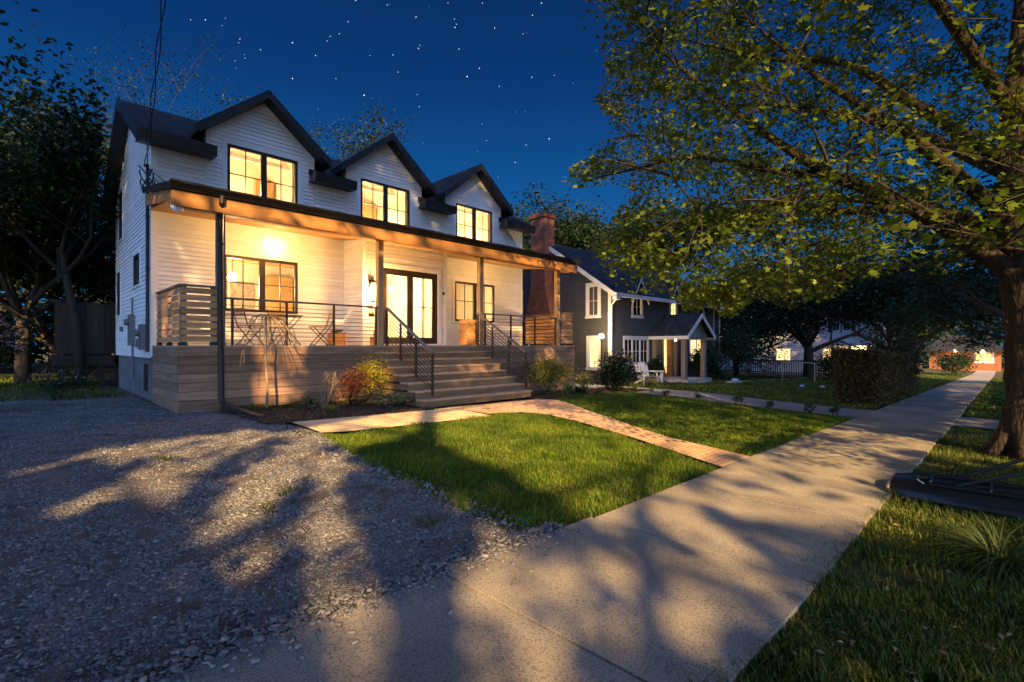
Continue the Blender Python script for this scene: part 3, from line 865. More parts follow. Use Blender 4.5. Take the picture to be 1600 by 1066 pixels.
# main roof
SL = (RZ - 6.19) / (RY - 13.4)
rz = lambda y: 6.19 + (y - 13.4) * SL if y <= RY else RZ - (y - RY) * (RZ - 5.74) / 3.3
RX0, RX1 = 1.85, 14.6
roof = MB(); TH = .16
def slope(x0, x1, y0, y1):
    roof.hexa([(x0, y0, rz(y0) - TH), (x1, y0, rz(y0) - TH), (x1, y1, rz(y1) - TH), (x0, y1, rz(y1) - TH), (x0, y0, rz(y0)), (x1, y0, rz(y0)), (x1, y1, rz(y1)), (x0, y1, rz(y1))])
xe = [RX0] + [v for c in DC for v in (c - 1.30, c + 1.30)] + [RX1]
for i in range(0, 8, 2): slope(xe[i], xe[i + 1], 13.82, RY)
for c in DC:                       # the roof stops at the dormer valleys
    for s in (-1, 1):
        pl = [(c + s * 1.30, 14.55), (c + s * 1.30, RY), (c, RY), (c, 16.5)]
        lo = [(x, y, rz(y) - TH) for x, y in pl]; up = [(x, y, rz(y)) for x, y in pl]
        roof.add(lo + up, [(3, 2, 1, 0), (4, 5, 6, 7)] + [(i, (i + 1) % 4, 4 + (i + 1) % 4, 4 + i) for i in range(4)])
slope(RX0, RX1, RY, 19.9)
eaves = [(RX0, 3.34), (5.72, 6.93), (9.34, 10.58), (13.02, RX1)]
for x0, x1 in eaves: slope(x0, x1, 13.40, 13.82)
mr_ = roof.build('roof', M['shingle'], house)
fa = MB()
for x0, x1 in eaves:
    fa.hexa([(x0 - .01, 13.30, 5.95), (x1 + .01, 13.30, 5.95), (x1 + .01, 13.74, 5.99), (x0 - .01, 13.74, 5.99), (x0 - .01, 13.26, 6.20), (x1 + .01, 13.26, 6.20), (x1 + .01, 13.398, 6.225), (x0 - .01, 13.398, 6.225)])
for x in (RX0 - .03, RX1):       # rake boards
    for y0, y1 in ((13.36, RY), (RY, 19.95)):
        fa.hexa([(x, y0, rz(y0) - .26), (x + .03, y0, rz(y0) - .26), (x + .03, y1, rz(y1) - .26), (x, y1, rz(y1) - .26), (x, y0, rz(y0) + .02), (x + .03, y0, rz(y0) + .02), (x + .03, y1, rz(y1) + .02), (x, y1, rz(y1) + .02)])
# rake soffit on the drive side
fa.hexa([(RX0, 13.41, rz(13.41) - .25), (HX0, 13.41, rz(13.41) - .25), (HX0, RY, RZ - .25), (RX0, RY, RZ - .25), (RX0, 13.41, rz(13.41) - .235), (HX0, 13.41, rz(13.41) - .235), (HX0, RY, RZ - .235), (RX0, RY, RZ - .235)])
fa.hexa([(RX0, RY, RZ - .25), (HX0, RY, RZ - .25), (HX0, 19.9, rz(19.9) - .25), (RX0, 19.9, rz(19.9) - .25), (RX0, RY, RZ - .235), (HX0, RY, RZ - .235), (HX0, 19.9, rz(19.9) - .235), (RX0, 19.9, rz(19.9) - .235)])
fa.box(RX0 - .03, RX1 + .03, 19.88, 20.02, 5.40, 5.72)
fa.build('fascia', M['fascia'], mr_)

# dormers
PK, EZ, HW = 7.96, 6.60, 1.62
for c, (a0, a1, z0, z1) in zip(DC, upw):
    d = MB()
    siding(d, P0, [(c - 1.33, 5.0), (c + 1.33, 5.0), (c + 1.33, 6.74), (c, 7.84), (c - 1.33, 6.74)], [(a0, a1, z0, z1)])
    siding(d, XP(c - 1.33), [(HY, 6.1), (14.6, 6.1), (14.6, 6.76), (HY, 6.76)])
    siding(d, lambda a, z, o: (c + 1.33 + o, a, z), [(HY, 6.1), (14.6, 6.1), (14.6, 6.76), (HY, 6.76)])
    dm = d.build('dormer', M['siding'], house)
    window(house, P0, a0, a1, z0, z1, 2, 1, (.5,), cw=.11)
    r = MB()
    for s in (-1, 1):
        e0 = (c + s * HW, 13.38, EZ); e1 = (c + s * HW, 14.35, EZ); k0 = (c, 13.38, PK); k1 = (c, 16.62, PK)
        pts = [e0, e1, k1, k0] if s < 0 else [e0, k0, k1, e1]
        up = [Vector(p) + Vector((0, 0, .05)) for p in pts]
        lo = [Vector(p) - Vector((0, 0, .10)) for p in pts]
        r.add(lo + up, [(3, 2, 1, 0), (4, 5, 6, 7)] + [(i, (i + 1) % 4, 4 + (i + 1) % 4, 4 + i) for i in range(4)])
    r.build('dormer_roof', M['shingle'], dm)
    b = MB()
    for s in (-1, 1):      # deep black rake boards with boxed lower ends
        e = Vector((c + s * (HW + .02), 13.345, EZ + .045)); k = Vector((c, 13.345, PK + .055))
        dn = Vector((0, 0, -.215)); bk = Vector((0, .035, 0))
        pts = [e, k, k + dn, e + dn]
        b.prism(pts if s < 0 else pts[::-1], bk)
        inn = Vector((c + s * (HW + .02), 13.382, EZ - .150)); ink = Vector((c, 13.382, PK - .140))
        b.prism([inn, ink, ink + Vector((0, 0, -.02)), inn + Vector((0, 0, -.02))], (0, .36, 0))
        x0, x1 = sorted((c + s * (HW + .01), c + s * (HW - .012)))
        b.box(x0, x1, 13.381, 14.35, EZ - .165, EZ + .03)
    b.build('rake_board', M['fascia'], dm)

# porch roof, beam, ceiling, gutter
PX0, PX1, PY0 = 2.0, 14.45, 11.05
pz = lambda y: 4.50 + (y - PY0) * .18
pr = MB()
pr.hexa([(PX0, PY0, pz(PY0) - .05), (PX1, PY0, pz(PY0) - .05), (PX1, HY - .02, pz(HY) - .05), (PX0, HY - .02, pz(HY) - .05), (PX0, PY0, pz(PY0)), (PX1, PY0, pz(PY0)), (PX1, HY - .02, pz(HY)), (PX0, HY - .02, pz(HY))])
prf = pr.build('porch_roof', M['shingle'], house)
g = MB()
g.hexa([(PX0 - .02, 11.0, 4.40), (PX1 + .02, 11.0, 4.40), (PX1 + .02, 11.045, 4.40), (PX0 - .02, 11.045, 4.40), (PX0 - .02, 10.90, 4.53), (PX1 + .02, 10.90, 4.53), (PX1 + .02, 11.045, 4.53), (PX0 - .02, 11.045, 4.53)])
g.box(PX0 - .02, PX1 + .02, 10.875, 10.90, 4.50, 4.535)
for x in (PX0 - .04, PX1):
    g.hexa([(x, 11.05, pz(PY0) - .11), (x + .04, 11.05, pz(PY0) - .11), (x + .04, HY - .03, pz(HY) - .11), (x, HY - .03, pz(HY) - .11), (x, 11.05, pz(PY0) + .02), (x + .04, 11.05, pz(PY0) + .02), (x + .04, HY - .03, pz(HY) + .02), (x, HY - .03, pz(HY) + .02)])
g.build('gutter', M['dark'], prf)
bm_ = MB()
bm_.box(PX0 + .08, PX1 - .08, 11.34, 11.54, 4.14, 4.40)           # beam on the posts
bm_.box(PX0 + .02, PX1 - .02, 11.048, 11.10, 4.10, 4.385)         # cedar fascia
bm_.hexa([(PX0 + .02, 11.10, 4.21), (PX0 + .08, 11.10, 4.21), (PX0 + .08, HY - .02, 4.60), (PX0 + .02, HY - .02, 4.60), (PX0 + .02, 11.10, 4.42), (PX0 + .08, 11.10, 4.42), (PX0 + .08, HY - .02, 4.86), (PX0 + .02, HY - .02, 4.86)])
bm_.hexa([(PX1 - .08, 11.10, 4.21), (PX1 - .02, 11.10, 4.21), (PX1 - .02, HY - .02, 4.60), (PX1 - .08, HY - .02, 4.60), (PX1 - .08, 11.10, 4.42), (PX1 - .02, 11.10, 4.42), (PX1 - .02, HY - .02, 4.86), (PX1 - .08, HY - .02, 4.86)])
bm_.build('porch_beam', M['cedar'], house)
c_ = MB()
zc = lambda y: 4.245 + (y - 11.1) * .105
nb = 20
for i in range(nb):
    y0 = 11.1 + (HY - .02 - 11.1) * i / nb; y1 = 11.1 + (HY - .02 - 11.1) * (i + 1) / nb - .006
    c_.hexa([(PX0 + .09, y0, zc(y0)), (PX1 - .09, y0, zc(y0)), (PX1 - .09, y1, zc(y1)), (PX0 + .09, y1, zc(y1)), (PX0 + .09, y0, zc(y0) + .02), (PX1 - .09, y0, zc(y0) + .02), (PX1 - .09, y1, zc(y1) + .02), (PX0 + .09, y1, zc(y1) + .02)])
c_.build('porch_ceiling', M['cedar_ceiling'], house)
PXS = (2.94, 6.60, 10.06, 13.74)
for i, x in enumerate(PXS):
    p = MB(); p.box(x - .075, x + .075, 11.365, 11.515, DZ, 4.139); p.box(x - .09, x + .09, 11.35, 11.53, DZ + .001, DZ + .05)
    p.build('porch_post', M['post' if i < 1 else 'cedar_post'], house, False, .006)
ds = MB()      # downspout with offset elbows and a ground extension
ds.tube([(2.86, 11.0, 4.42), (2.86, 11.0, 4.30), (2.90, 11.27, 4.05), (2.90, 11.27, 3.2), (2.90, 11.25, 1.6), (2.90, 11.20, .34), (2.93, 11.05, .24)], .052, 8)
for z in (3.5, 2.2, .8): ds.box(2.85, 2.95, 11.2, 11.33, z, z + .03)
dsp = ds.build('downspout', M['dark'], house)
dx = MB(); dx.bar((2.93, 11.06, .25), (3.06, 9.55, .15), .13, .09); dx.bar((3.055, 9.62, .153), (3.075, 9.4, .145), .15, .11)
dx.build('downspout_extension', M['dark'], dsp, False, .015)

# deck, skirt and stairs
FY = 11.30
dk = MB()
n = 17
for i in range(n):
    y0 = FY - .03 + (HY - FY) * i / n; y1 = y0 + (HY - FY) / n - .008
    dk.box(HX0, 14.56, y0, y1, DZ - .035, DZ)
dk.build('deck_floor', M['deckfloor'], house)
sk = MB(); rnd = random.Random(3)
z = DZ - .04; row = 0
while z > -.3:
    x = 2.18; first = True
    while x < 14.55:
        L = rnd.uniform(2.4, 4.2); x1 = min(x + L, 14.55)
        if not (x > 6.4 and x1 < 9.9):
            o = rnd.uniform(0, .006)
            sk.box(x + .002, x1 - .002, FY - .022 - o, FY, z - .164, z)
        x = x1
    for (y0, y1) in ((FY + .001, 12.3), (12.305, 13.74)):
        sk.box(2.158, 2.18, y0, y1, z - .168, z)
        sk.box(14.55, 14.572, y0, y1, z - .168, z)
    z -= .175
sk.build('deck_skirt', M['weathered'], house)
bk = MB(); bk.box(2.2, 14.5, FY + .03, FY + .05, -.3, DZ - .04); bk.box(2.21, 2.23, FY + .05, HY, -.3, DZ - .04); bk.build('skirt_backing', M['dark'], house)
SX0, SX1, RISE, RUN = 6.36, 9.93, .175, .31
stp = MB()
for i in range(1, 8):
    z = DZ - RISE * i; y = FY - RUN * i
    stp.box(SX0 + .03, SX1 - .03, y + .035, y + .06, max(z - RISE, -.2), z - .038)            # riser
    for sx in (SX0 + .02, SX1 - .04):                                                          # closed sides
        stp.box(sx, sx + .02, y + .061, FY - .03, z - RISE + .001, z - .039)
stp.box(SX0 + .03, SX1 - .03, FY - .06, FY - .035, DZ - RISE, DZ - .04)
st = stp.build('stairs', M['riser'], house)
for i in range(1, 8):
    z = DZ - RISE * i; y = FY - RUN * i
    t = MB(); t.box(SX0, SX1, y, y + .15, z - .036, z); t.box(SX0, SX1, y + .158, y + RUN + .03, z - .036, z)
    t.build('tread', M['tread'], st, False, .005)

def railing(pts, posts, name='railing', rail_w=.09):
    """pts: (x, y, z) of the deck or nosing line at both ends; rail 1 m above."""
    a, b = Vector(pts[0]), Vector(pts[1])
    m = MB()
    for k in range(9):
        h = .10 + .093 * k
        m.tube([a + Vector((0, 0, h)), b + Vector((0, 0, h))], .0065 if abs(a.z - b.z) < .1 else .011, 5)
    r = m.build(name, M['cable'], house)
    for t in posts:
        p = a.lerp(b, t)
        q = MB(); q.box(p.x - .022, p.x + .022, p.y - .022, p.y + .022, p.z - .0, p.z + .96)
        q.build('rail_post', M['bronze'], r)
    hmb = MB(); hmb.bar(a + Vector((0, 0, .98)), b + Vector((0, 0, .98)), rail_w, .038)
    hmb.build('handrail', M['post'], r, False, .006)
    return r
RYL = 11.40
railing(((3.03, RYL, DZ), (6.52, RYL, DZ)), (.035, .35, .665, .985))
railing(((10.15, RYL, DZ), (13.66, RYL, DZ)), (.02, .34, .67, .98))
for x in (6.70, 9.80):
    r = railing(((x, FY - .02, DZ + .0), (x, 9.25, DZ - RISE * 6.62)), (.01, .33, .66, .99))

def screen(P, a0, a1, z0, z1, posts):
    s = MB()
    z = z0 + .075
    while z + .10 < z1:
        s.pbox(P, a0, a1, z, z + .108, .010, .032); z += .1365
    sc_ = s.build('privacy_screen', M['cedar_screen'], house)
    q = MB()
    for p in posts: q.pbox(P, p - .05, p + .05, z0 + .001, z1, -.045, .009)
    q.pbox(P, a0 - .02, a1 + .02, z1 + .001, z1 + .035, -.06, .05)
    q.build('screen_frame', M['post'], sc_)
    for p in posts:
        f = MB(); f.pbox(P, p - .065, p + .065, z0 - .0, z0 + .06, -.06, .034); f.build('post_base', M['black'], sc_)
screen(XP(2.25), 11.42, 13.66, DZ, DZ + 1.17, (11.47, 12.55, 13.6))
screen(YP(11.36), 2.23, 2.86, DZ, DZ + 1.17, (2.28, 2.80))
screen(XP(14.47), 11.42, 13.66, DZ, DZ + 1.17, (11.47, 12.55, 13.6))
screen(YP(11.36), 13.85, 14.5, DZ, DZ + 1.17, (13.9, 14.45))

# lamps on the porch
wl = MB(); LX, LZ = 6.98, 2.95
wl.pbox(Pb, LX - .06, LX + .06, LZ + .10, LZ + .34, .014, .035)
wl.tube([Pb(LX, LZ + .28, .03), Pb(LX, LZ + .42, .10), Pb(LX, LZ + .40, .17), Pb(LX, LZ + .33, .17)], .012, 6)
wl.lathe(Pb(LX, LZ + .24, .17), [(.095, 0), (.06, .06), (.02, .10)], 10)
wl.lathe(Pb(LX, LZ - .30, .17), [(.05, 0), (.075, .03)], 10)
for k in range(4):
    t = math.pi / 2 * k + .78
    wl.tube([Pb(LX + .082 * math.cos(t), LZ - .27, .17 + .082 * math.sin(t)), Pb(LX + .09 * math.cos(t), LZ + .25, .17 + .09 * math.sin(t))], .007, 4)
lan = wl.build('wall_lantern', M['black'], house)
b = MB(); b.lathe(Pb(LX, LZ - .24, .17), [(.045, 0), (.06, .10), (.062, .36), (.05, .46)], 12); b.build('lantern_bulb', M['bulb_porch'], lan, True)
point_light('lantern_light', Pb(LX, LZ, .46), 66, (1, .56, .16), .10, house)
pl = MB(); pl.lathe((4.80, HY - .16, 4.17), [(.05, .08), (.07, .02), (.065, .0)], 16)
pl.tube([(4.80, HY - .02, 4.22), (4.80, HY - .16, 4.24)], .02, 6)
pll = pl.build('porch_light', M['trim'], house)
b = MB(); b.ball((4.80, HY - .16, 4.13), .105, 10, .6); b.build('bulb', M['bulb_porch'], pll, True)
point_light('porch_lamp_light', (4.80, HY - .55, 3.95), 4, (1, .54, .14), .10, house)
for x in (4.4, 11.9):  # added ceiling lights that even out the glow on the porch walls
    y = 12.25; zl = zc(y)
    pt = MB(); pt.lathe((x, y, zl - .012), [(.085, .0), (.085, .011)], 16); ptl = pt.build('added_ceiling_light', M['trim'], house)
    b = MB(); b.lathe((x, y, zl - .016), [(.055, .0), (.055, .003)], 14); b.build('bulb', M['bulb_porch'], ptl)
    point_light('added_ceiling_fill', (x, y, zl - .14), 37 if x < 5 else 24, (1, .56, .16), .06, house)
mb = MB(); mb.pbox(Pb, 6.92, 7.08, 2.28, 2.36, .014, .03); mb.build('house_number', M['black'], house)
cm = MB(); cm.tube([(2.10, 11.3, 4.24), (2.10, 11.3, 4.10)], .05, 8); cm.tube([(2.10, 11.3, 4.10), (2.14, 11.12, 4.02)], .045, 8); cm.tube([(2.10, 11.3, 4.12), (2.24, 11.2, 4.06)], .035, 8)
cm.build('floodlight', M['trim'], house)

# rooms behind the windows
M['linen'] = mat('linen_curtain', (.62, .55, .44), .8, .12, 3)
M['picture'] = mat('picture_print', (.20, .16, .12), .6, .5, 5, base2=(.45, .38, .28))
def room(x0, x1, y0, y1, z0, z1, peak=None):
    m = MB()
    if peak:
        c = (x0 + x1) / 2; prof = [(x0, z0), (x1, z0), (x1, z1), (c, peak), (x0, z1)]
    else:
        prof = [(x0, z0), (x1, z0), (x1, z1), (x0, z1)]
    n = len(prof)
    vs = [(a, y0, z) for a, z in prof] + [(a, y1, z) for a, z in prof]
    m.add(vs, [(i, n + i, n + (i + 1) % n, (i + 1) % n) for i in range(n)] + [tuple(range(n, 2 * n))])
    return m.build('interior_room', M['room'], house)
def pendant(rm, x, y, z, W, r=.10, ceil=None):
    b = MB(); b.ball((x, y, z), r, 10); b.build('lamp', M['bulb'], rm, True)
    if ceil:
        c = MB(); c.tube([(x, y, z + r), (x, y, ceil)], .01, 5); c.build('lamp_cord', M['black'], rm)
    point_light('room_light', (x, y, z - r - .12), W * 1.28, (1, .70, .33), .15, rm)
lampx = (-.7, .35, .45)
for c, lx in zip(DC, lampx):
    rm = room(c - 1.24, c + 1.24, HY + .09, 16.5, 4.74, 6.55, 7.58)
    pendant(rm, c + lx, 15.6, 5.55 if lx > 0 else 6.1, {-.7: 40, .35: 50, .45: 58}[lx], .10)
    f = MB(); f.box(c - .9, c + .5, 15.9, 16.45, 4.76, 5.6); f.box(c + .62, c + 1.15, 16.35, 16.48, 4.76, 6.6); f.build('dresser', M['cabinet'], rm)
    f = MB(); f.box(c - 1.2, c + 1.2, 14.95, 15.07, 6.62, 6.74); f.box(c - .06, c + .06, 14.4, 16.4, 7.30, 7.36); f.build('ceiling_beam', M['trim'], rm)
    for s in (-1, 1):
        f = MB()
        for k in range(5):
            x = c + s * (.80 + .05 * k); f.box(x - .026, x + .026, HY + .12 + .03 * (k % 2), HY + .14 + .03 * (k % 2), 4.9, 6.5)
        f.build('curtain', M['linen'], rm)
rm = room(2.4, 6.6, HY + .09, 17.4, 1.5, 4.12)
pendant(rm, 4.2, 15.2, 3.35, 80, .12, 4.12)
f = MB(); f.box(2.45, 4.6, 17.0, 17.38, 1.52, 2.35); f.box(2.45, 4.6, 17.1, 17.39, 2.9, 3.7); f.box(5.6, 6.5, 16.9, 17.38, 1.52, 3.7); f.build('cabinet', M['cabinet'], rm)
f = MB(); f.box(4.75, 5.45, 17.33, 17.39, 2.6, 3.5); f.build('picture', M['picture'], rm); f = MB(); f.box(2.41, 2.44, 14.6, 15.4, 2.6, 3.5); f.build('picture', M['picture'], rm)
f = MB(); f.box(2.45, 6.55, 15.9, 16.05, 3.9, 4.11); f.box(2.45, 6.55, 14.4, 14.55, 3.9, 4.11); f.build('ceiling_beam', M['cabinet'], rm)
f = MB(); f.box(3.2, 4.6, 14.3, 14.9, 2.2, 2.26); f.box(3.3, 3.4, 14.4, 14.5, 1.51, 2.2); f.box(4.4, 4.5, 14.4, 14.5, 1.51, 2.2); f.ball((3.7, 14.6, 2.40), .13, 8); f.build('table', M['cabinet'], rm)
rm = room(6.80, 9.58, BY + .09, 17.0, 1.5, 4.1)
pendant(rm, 7.9, 15.2, 3.45, 60, .10, 4.1); pendant(rm, 8.6, 14.2, 3.30, 30, .08, 4.1)
f = MB(); f.box(6.9, 8.9, 16.4, 16.95, 1.52, 2.4); f.box(8.95, 9.5, 16.3, 16.98, 1.52, 3.6); f.box(7.2, 7.8, 14.4, 15.6, 1.52, 2.4); f.build('cabinet', M['cabinet'], rm)
rm = room(9.75, 14.1, HY + .09, 17.4, 1.5, 4.12)
pendant(rm, 11.3, 15.6, 3.3, 46, .11, 4.12)
f = MB(); f.box(10.0, 12.0, 16.8, 17.38, 1.52, 2.4); f.box(12.6, 13.8, 17.3, 17.39, 2.5, 3.5); f.build('cabinet', M['cabinet'], rm)

# service mast, meters and pipes on the drive side
sm = MB()
sm.tube([(HX0 - .05, HY + .22, 1.3), (HX0 - .05, HY + .22, 5.45), (HX0 - .07, HY + .10, 5.58), (HX0 - .12, HY + .02, 5.52)], .033, 8)
sm.tube([(HX0 - .05, HY + .36, 1.3), (HX0 - .05, HY + .36, 5.0)], .016, 6)
for z in (2.0, 3.2, 4.4): sm.box(HX0 - .09, HX0, HY + .17, HY + .27, z, z + .04)
mast = sm.build('service_mast', M['dark'], house)
lp = MB()
for k in range(4):
    pts = [(HX0 - .10 + .10 * math.sin(t) * (1 + .2 * k), HY - .02 + .16 * math.cos(t * 1.0) - .03 * k, 5.22 + .24 * math.sin(t + k)) for t in np.linspace(0, 5.2, 12)]
    lp.tube(pts, .015, 5)
lp.tube([(HX0 - .1, HY, 5.5), (HX0 + .35, HY - .05, 5.15), (HX0 + .75, HY - .06, 4.96)], .009, 5)
lp.tube([(HX0 - .1, HY, 5.4), (HX0 + .25, HY - .05, 5.05), (HX0 + .5, HY - .06, 4.93)], .009, 5)
lp.build('cable_loop', M['black'], mast)
for (a0, a1, z0, z1, d_) in ((15.95, 16.3, 1.45, 2.25, .13), (14.35, 14.75, 1.35, 1.95, .12), (15.0, 15.25, 1.4, 1.62, .10), (18.0, 18.2, 1.85, 2.0, .08)):
    q = MB(); q.pbox(Pl, a0, a1, z0, z1, .0, d_)
    if a1 - a0 > .3:
        pc = Pl((a0 + a1) / 2, z1 - .2, d_)
        q.tube([pc, (pc[0] - .09, pc[1], pc[2])], .085, 12)
    q.build('utility_meter', M['meter'], house, False, .012)
q = MB(); q.tube([Pl(16.1, 1.45, .05), Pl(16.1, .6, .05)], .025, 6); q.build('meter_pipe', M['meter'], house); q = MB(); q.tube([Pl(16.12, 2.25, .05), Pl(16.12, 2.7, .05)], .02, 6); q.build('meter_pipe', M['meter'], house)

# raised wooden back deck behind the house corner
bd = MB(); rnd = random.Random(8)
y = 19.75
x = .75
while x < 2.1:
    bd.box(x, x + .135, 19.75 + rnd.uniform(0, .01), 19.79, 1.2, 2.75 + rnd.uniform(-.05, .05)); x += .142
bd.box(.7, 2.12, 19.8, 22, 1.02, 1.14); bd.box(.7, 2.12, 19.72, 19.8, .85, 1.12)
bd.build('back_deck', M['old_deck'], house)
q = MB(); q.box(.82, .96, 19.82, 19.96, -.2, 1.02); q.bar((.9, 19.9, .1), (1.9, 19.9, .95), .09); q.bar((1.95, 19.9, -.1), (1.75, 19.9, 1.0), .1); q.build('deck_support', M['old_deck'], house)

# ================================================================== things on the porch
def slat_chair():
    root = empty('folding_chair', (0, 0, 0))
    f = MB()
    for s in (-.20, .20):
        f.tube([(s, .20, 0), (s, -.02, .26), (s, -.20, .47), (s, -.24, .60), (s, -.30, .86)], .0125, 6)      # front foot to back top
        f.tube([(s * .9, -.24, 0), (s * .9, 0, .25), (s * .9, .20, .455)], .0125, 6)
    f.tube([(-.2, .20, .02), (.2, .20, .02)], .008, 5); f.tube([(-.18, -.24, .02), (.18, -.24, .02)], .008, 5)
    f.tube([(-.2, -.02, .26), (.2, -.02, .26)], .008, 5)
    f.build('frame', M['iron'], root)
    s = MB()
    for k in range(6):
        y = -.19 + k * .075
        s.box(-.205, .205, y, y + .058, .455, .475)
    s.build('seat', M['teak'], root)
    b = MB()
    for k in range(3):
        z = .68 + k * .062; y = -.265 - k * .013
        b.box(-.21, .21, y - .01, y + .008, z, z + .050)
    b.build('backrest', M['teak'], root)
    return root
ch = slat_chair()
spots = [((3.80, 12.35), -75, 'folding slatted chair at the left end of the bistro table, beside the screen', 0),
         ((4.72, 13.10), 180, 'folding slatted chair behind the bistro table, under the window', 0),
         ((5.35, 12.15), 82, 'folding slatted chair at the right end of the bistro table, facing left', 0)]
for i, ((x, y), a, lab, _) in enumerate(spots):
    o = ch if i == 0 else copy_tree(ch)
    o.location = (x, y, DZ); o.rotation_euler = (0, 0, R(a))
    tag(o, lab, 'chair', 'folding chairs around the porch table')
tb = empty('bistro_table', (4.56, 12.3, DZ), 'round slatted bistro table between folding chairs on the porch', 'table')
m = MB()
for k in range(7):
    x = 4.24 + k * .095; hw = math.sqrt(max(.36 ** 2 - (x + .04 - 4.56) ** 2, .01))
    m.box(x, x + .082, 12.3 - hw, 12.3 + hw, DZ + .52 + .19, DZ + .54 + .19)
m.build('table_top', M['teak'], tb)
m = MB()
for s in (-.2, .2):
    m.tube([(4.26, 12.3 + s, DZ), (4.86, 12.3 + s * .9, DZ + .70)], .010, 6); m.tube([(4.86, 12.3 + s, DZ), (4.26, 12.3 + s * .9, DZ + .70)], .010, 6)
m.tube([(4.56, 12.1, DZ + .35), (4.56, 12.5, DZ + .35)], .008, 6)
m.build('leg', M['iron'], tb)

def planter(name, x, y, w, d, h, label, plant=True, seed=1):
    root = empty(name, (x, y, DZ), label, 'planter')
    m = MB(); n = max(3, int(h / .09)); hh = h / n
    for k in range(n):
        z = DZ + k * hh
        m.box(x - w / 2, x + w / 2, y - d / 2, y - d / 2 + .02, z + .004, z + hh); m.box(x - w / 2, x + w / 2, y + d / 2 - .02, y + d / 2, z + .004, z + hh)
        m.box(x - w / 2 - .001, x - w / 2 + .02, y - d / 2 + .02, y + d / 2 - .02, z + .003, z + hh - .002); m.box(x + w / 2 - .02, x + w / 2 + .001, y - d / 2 + .02, y + d / 2 - .02, z + .003, z + hh - .002)
    m.build('box', M['box_wood'], root)
    for sx in (-1, 1):
        m = MB(); m.box(x + sx * w / 2 - .03, x + sx * w / 2 + .03, y - d / 2 - .022, y - d / 2 - .001, DZ, DZ + h + .01); m.build('corner_batten', M['box_wood'], root)
    m = MB(); m.box(x - w / 2 + .02, x + w / 2 - .02, y - d / 2 + .02, y + d / 2 - .02, DZ + h - .08, DZ + h - .04); m.build('soil', M['soil'], root)
    if plant:
        rng = np.random.default_rng(seed)
        leaves('plant', clumps(rng, 160, (x, y, DZ + h + .05), (w * .42, d * .42, .10), 8), .05, M['leaf_mid'], root, rng)
    return root
planter('wooden_planter', 6.15, 12.95, .36, .32, .34, 'small wooden planter of sprigs against the bay wall behind the railing', True, 3)
planter('wooden_planter', 7.0, 12.32, .24, .24, .24, 'tiny wooden planter with sprouts under the wall lantern', True, 4)
planter('wooden_planter', 9.95, 11.85, .46, .40, .80, 'tall slatted wooden planter box at the top of the stairs', False, 5)

# overhead service cable
t = empty('service_cable', (HX0, HY, 5.5), 'dark twisted service cable rising from the house mast over the drive', 'cable')
m = MB(); a = Vector((HX0 - .12, HY, 5.5)); b = Vector((1.25, 5.4, 8.55)); c = Vector((-.8, -13, 9.6))
for ph in (0, 3.14):
    pts = []
    for i in range(90):
        s = i / 89
        p = a.lerp(b, s) if True else None
        p = p + Vector((.030 * math.cos(s * 24 + ph), 0, .03 * math.sin(s * 24 + ph) - .35 * s * (1 - s)))
        pts.append(p)
    pts += [b.lerp(c, k / 8) + Vector((0, 0, -.9 * (k / 8) * (1 - k / 8))) for k in range(1, 9)]
    m.tube(pts, .0095, 5)
m.build('cable_strand', M['black'], t)

# ================================================================== front garden plants
rp = np.random.default_rng(41)
wx, wy = 3.60, 10.72; wz = gzf(wx, wy)
wt = empty('weeping_tree', (wx, wy, wz), 'small leafless weeping tree with drooping umbrella twigs in front of the deck', 'tree')
m = MB(); m.tube([(wx, wy, wz - .05), (wx + .015, wy, wz + .5), (wx - .02, wy, wz + 1.1), (wx - .01, wy + .01, wz + 1.93)], [.032, .026, .024, .026], 8)
m.build('trunk', M['pale_twig'], wt, True)
m = MB(); top = Vector((wx - .01, wy, wz + 1.93))
for k in range(11):
    t = 2 * math.pi * k / 11 + rp.normal() * .15; rr = rp.uniform(.42, .66)
    pts = []; dr_ = rp.uniform(.8, 1.05)
    for s in np.linspace(0, 1, 8):
        r = rr * (s ** .9); h = .02 + .09 * math.sin(s * 3.1) - .95 * s ** 1.9 * dr_
        pts.append(top + Vector((math.cos(t) * r + rp.normal() * .012, math.sin(t) * r + rp.normal() * .012, h)))
    m.tube(pts, [.017, .014, .012, .010, .008, .006, .005, .003], 5)
    for j in range(6):
        i = rp.integers(2, 7); q = pts[i]
        tt = t + rp.normal() * .9; L = rp.uniform(.12, .34)
        m.tube([q, q + Vector((math.cos(tt) * L * .4, math.sin(tt) * L * .4, -.02)), q + Vector((math.cos(tt) * L * .6, math.sin(tt) * L * .6, -L * .7)), q + Vector((math.cos(tt) * L * .62 + rp.normal() * .02, math.sin(tt) * L * .62, -L * 1.2))], [.005, .004, .003, .0015], 4)
m.build('drooping_twigs', M['pale_twig'], wt)

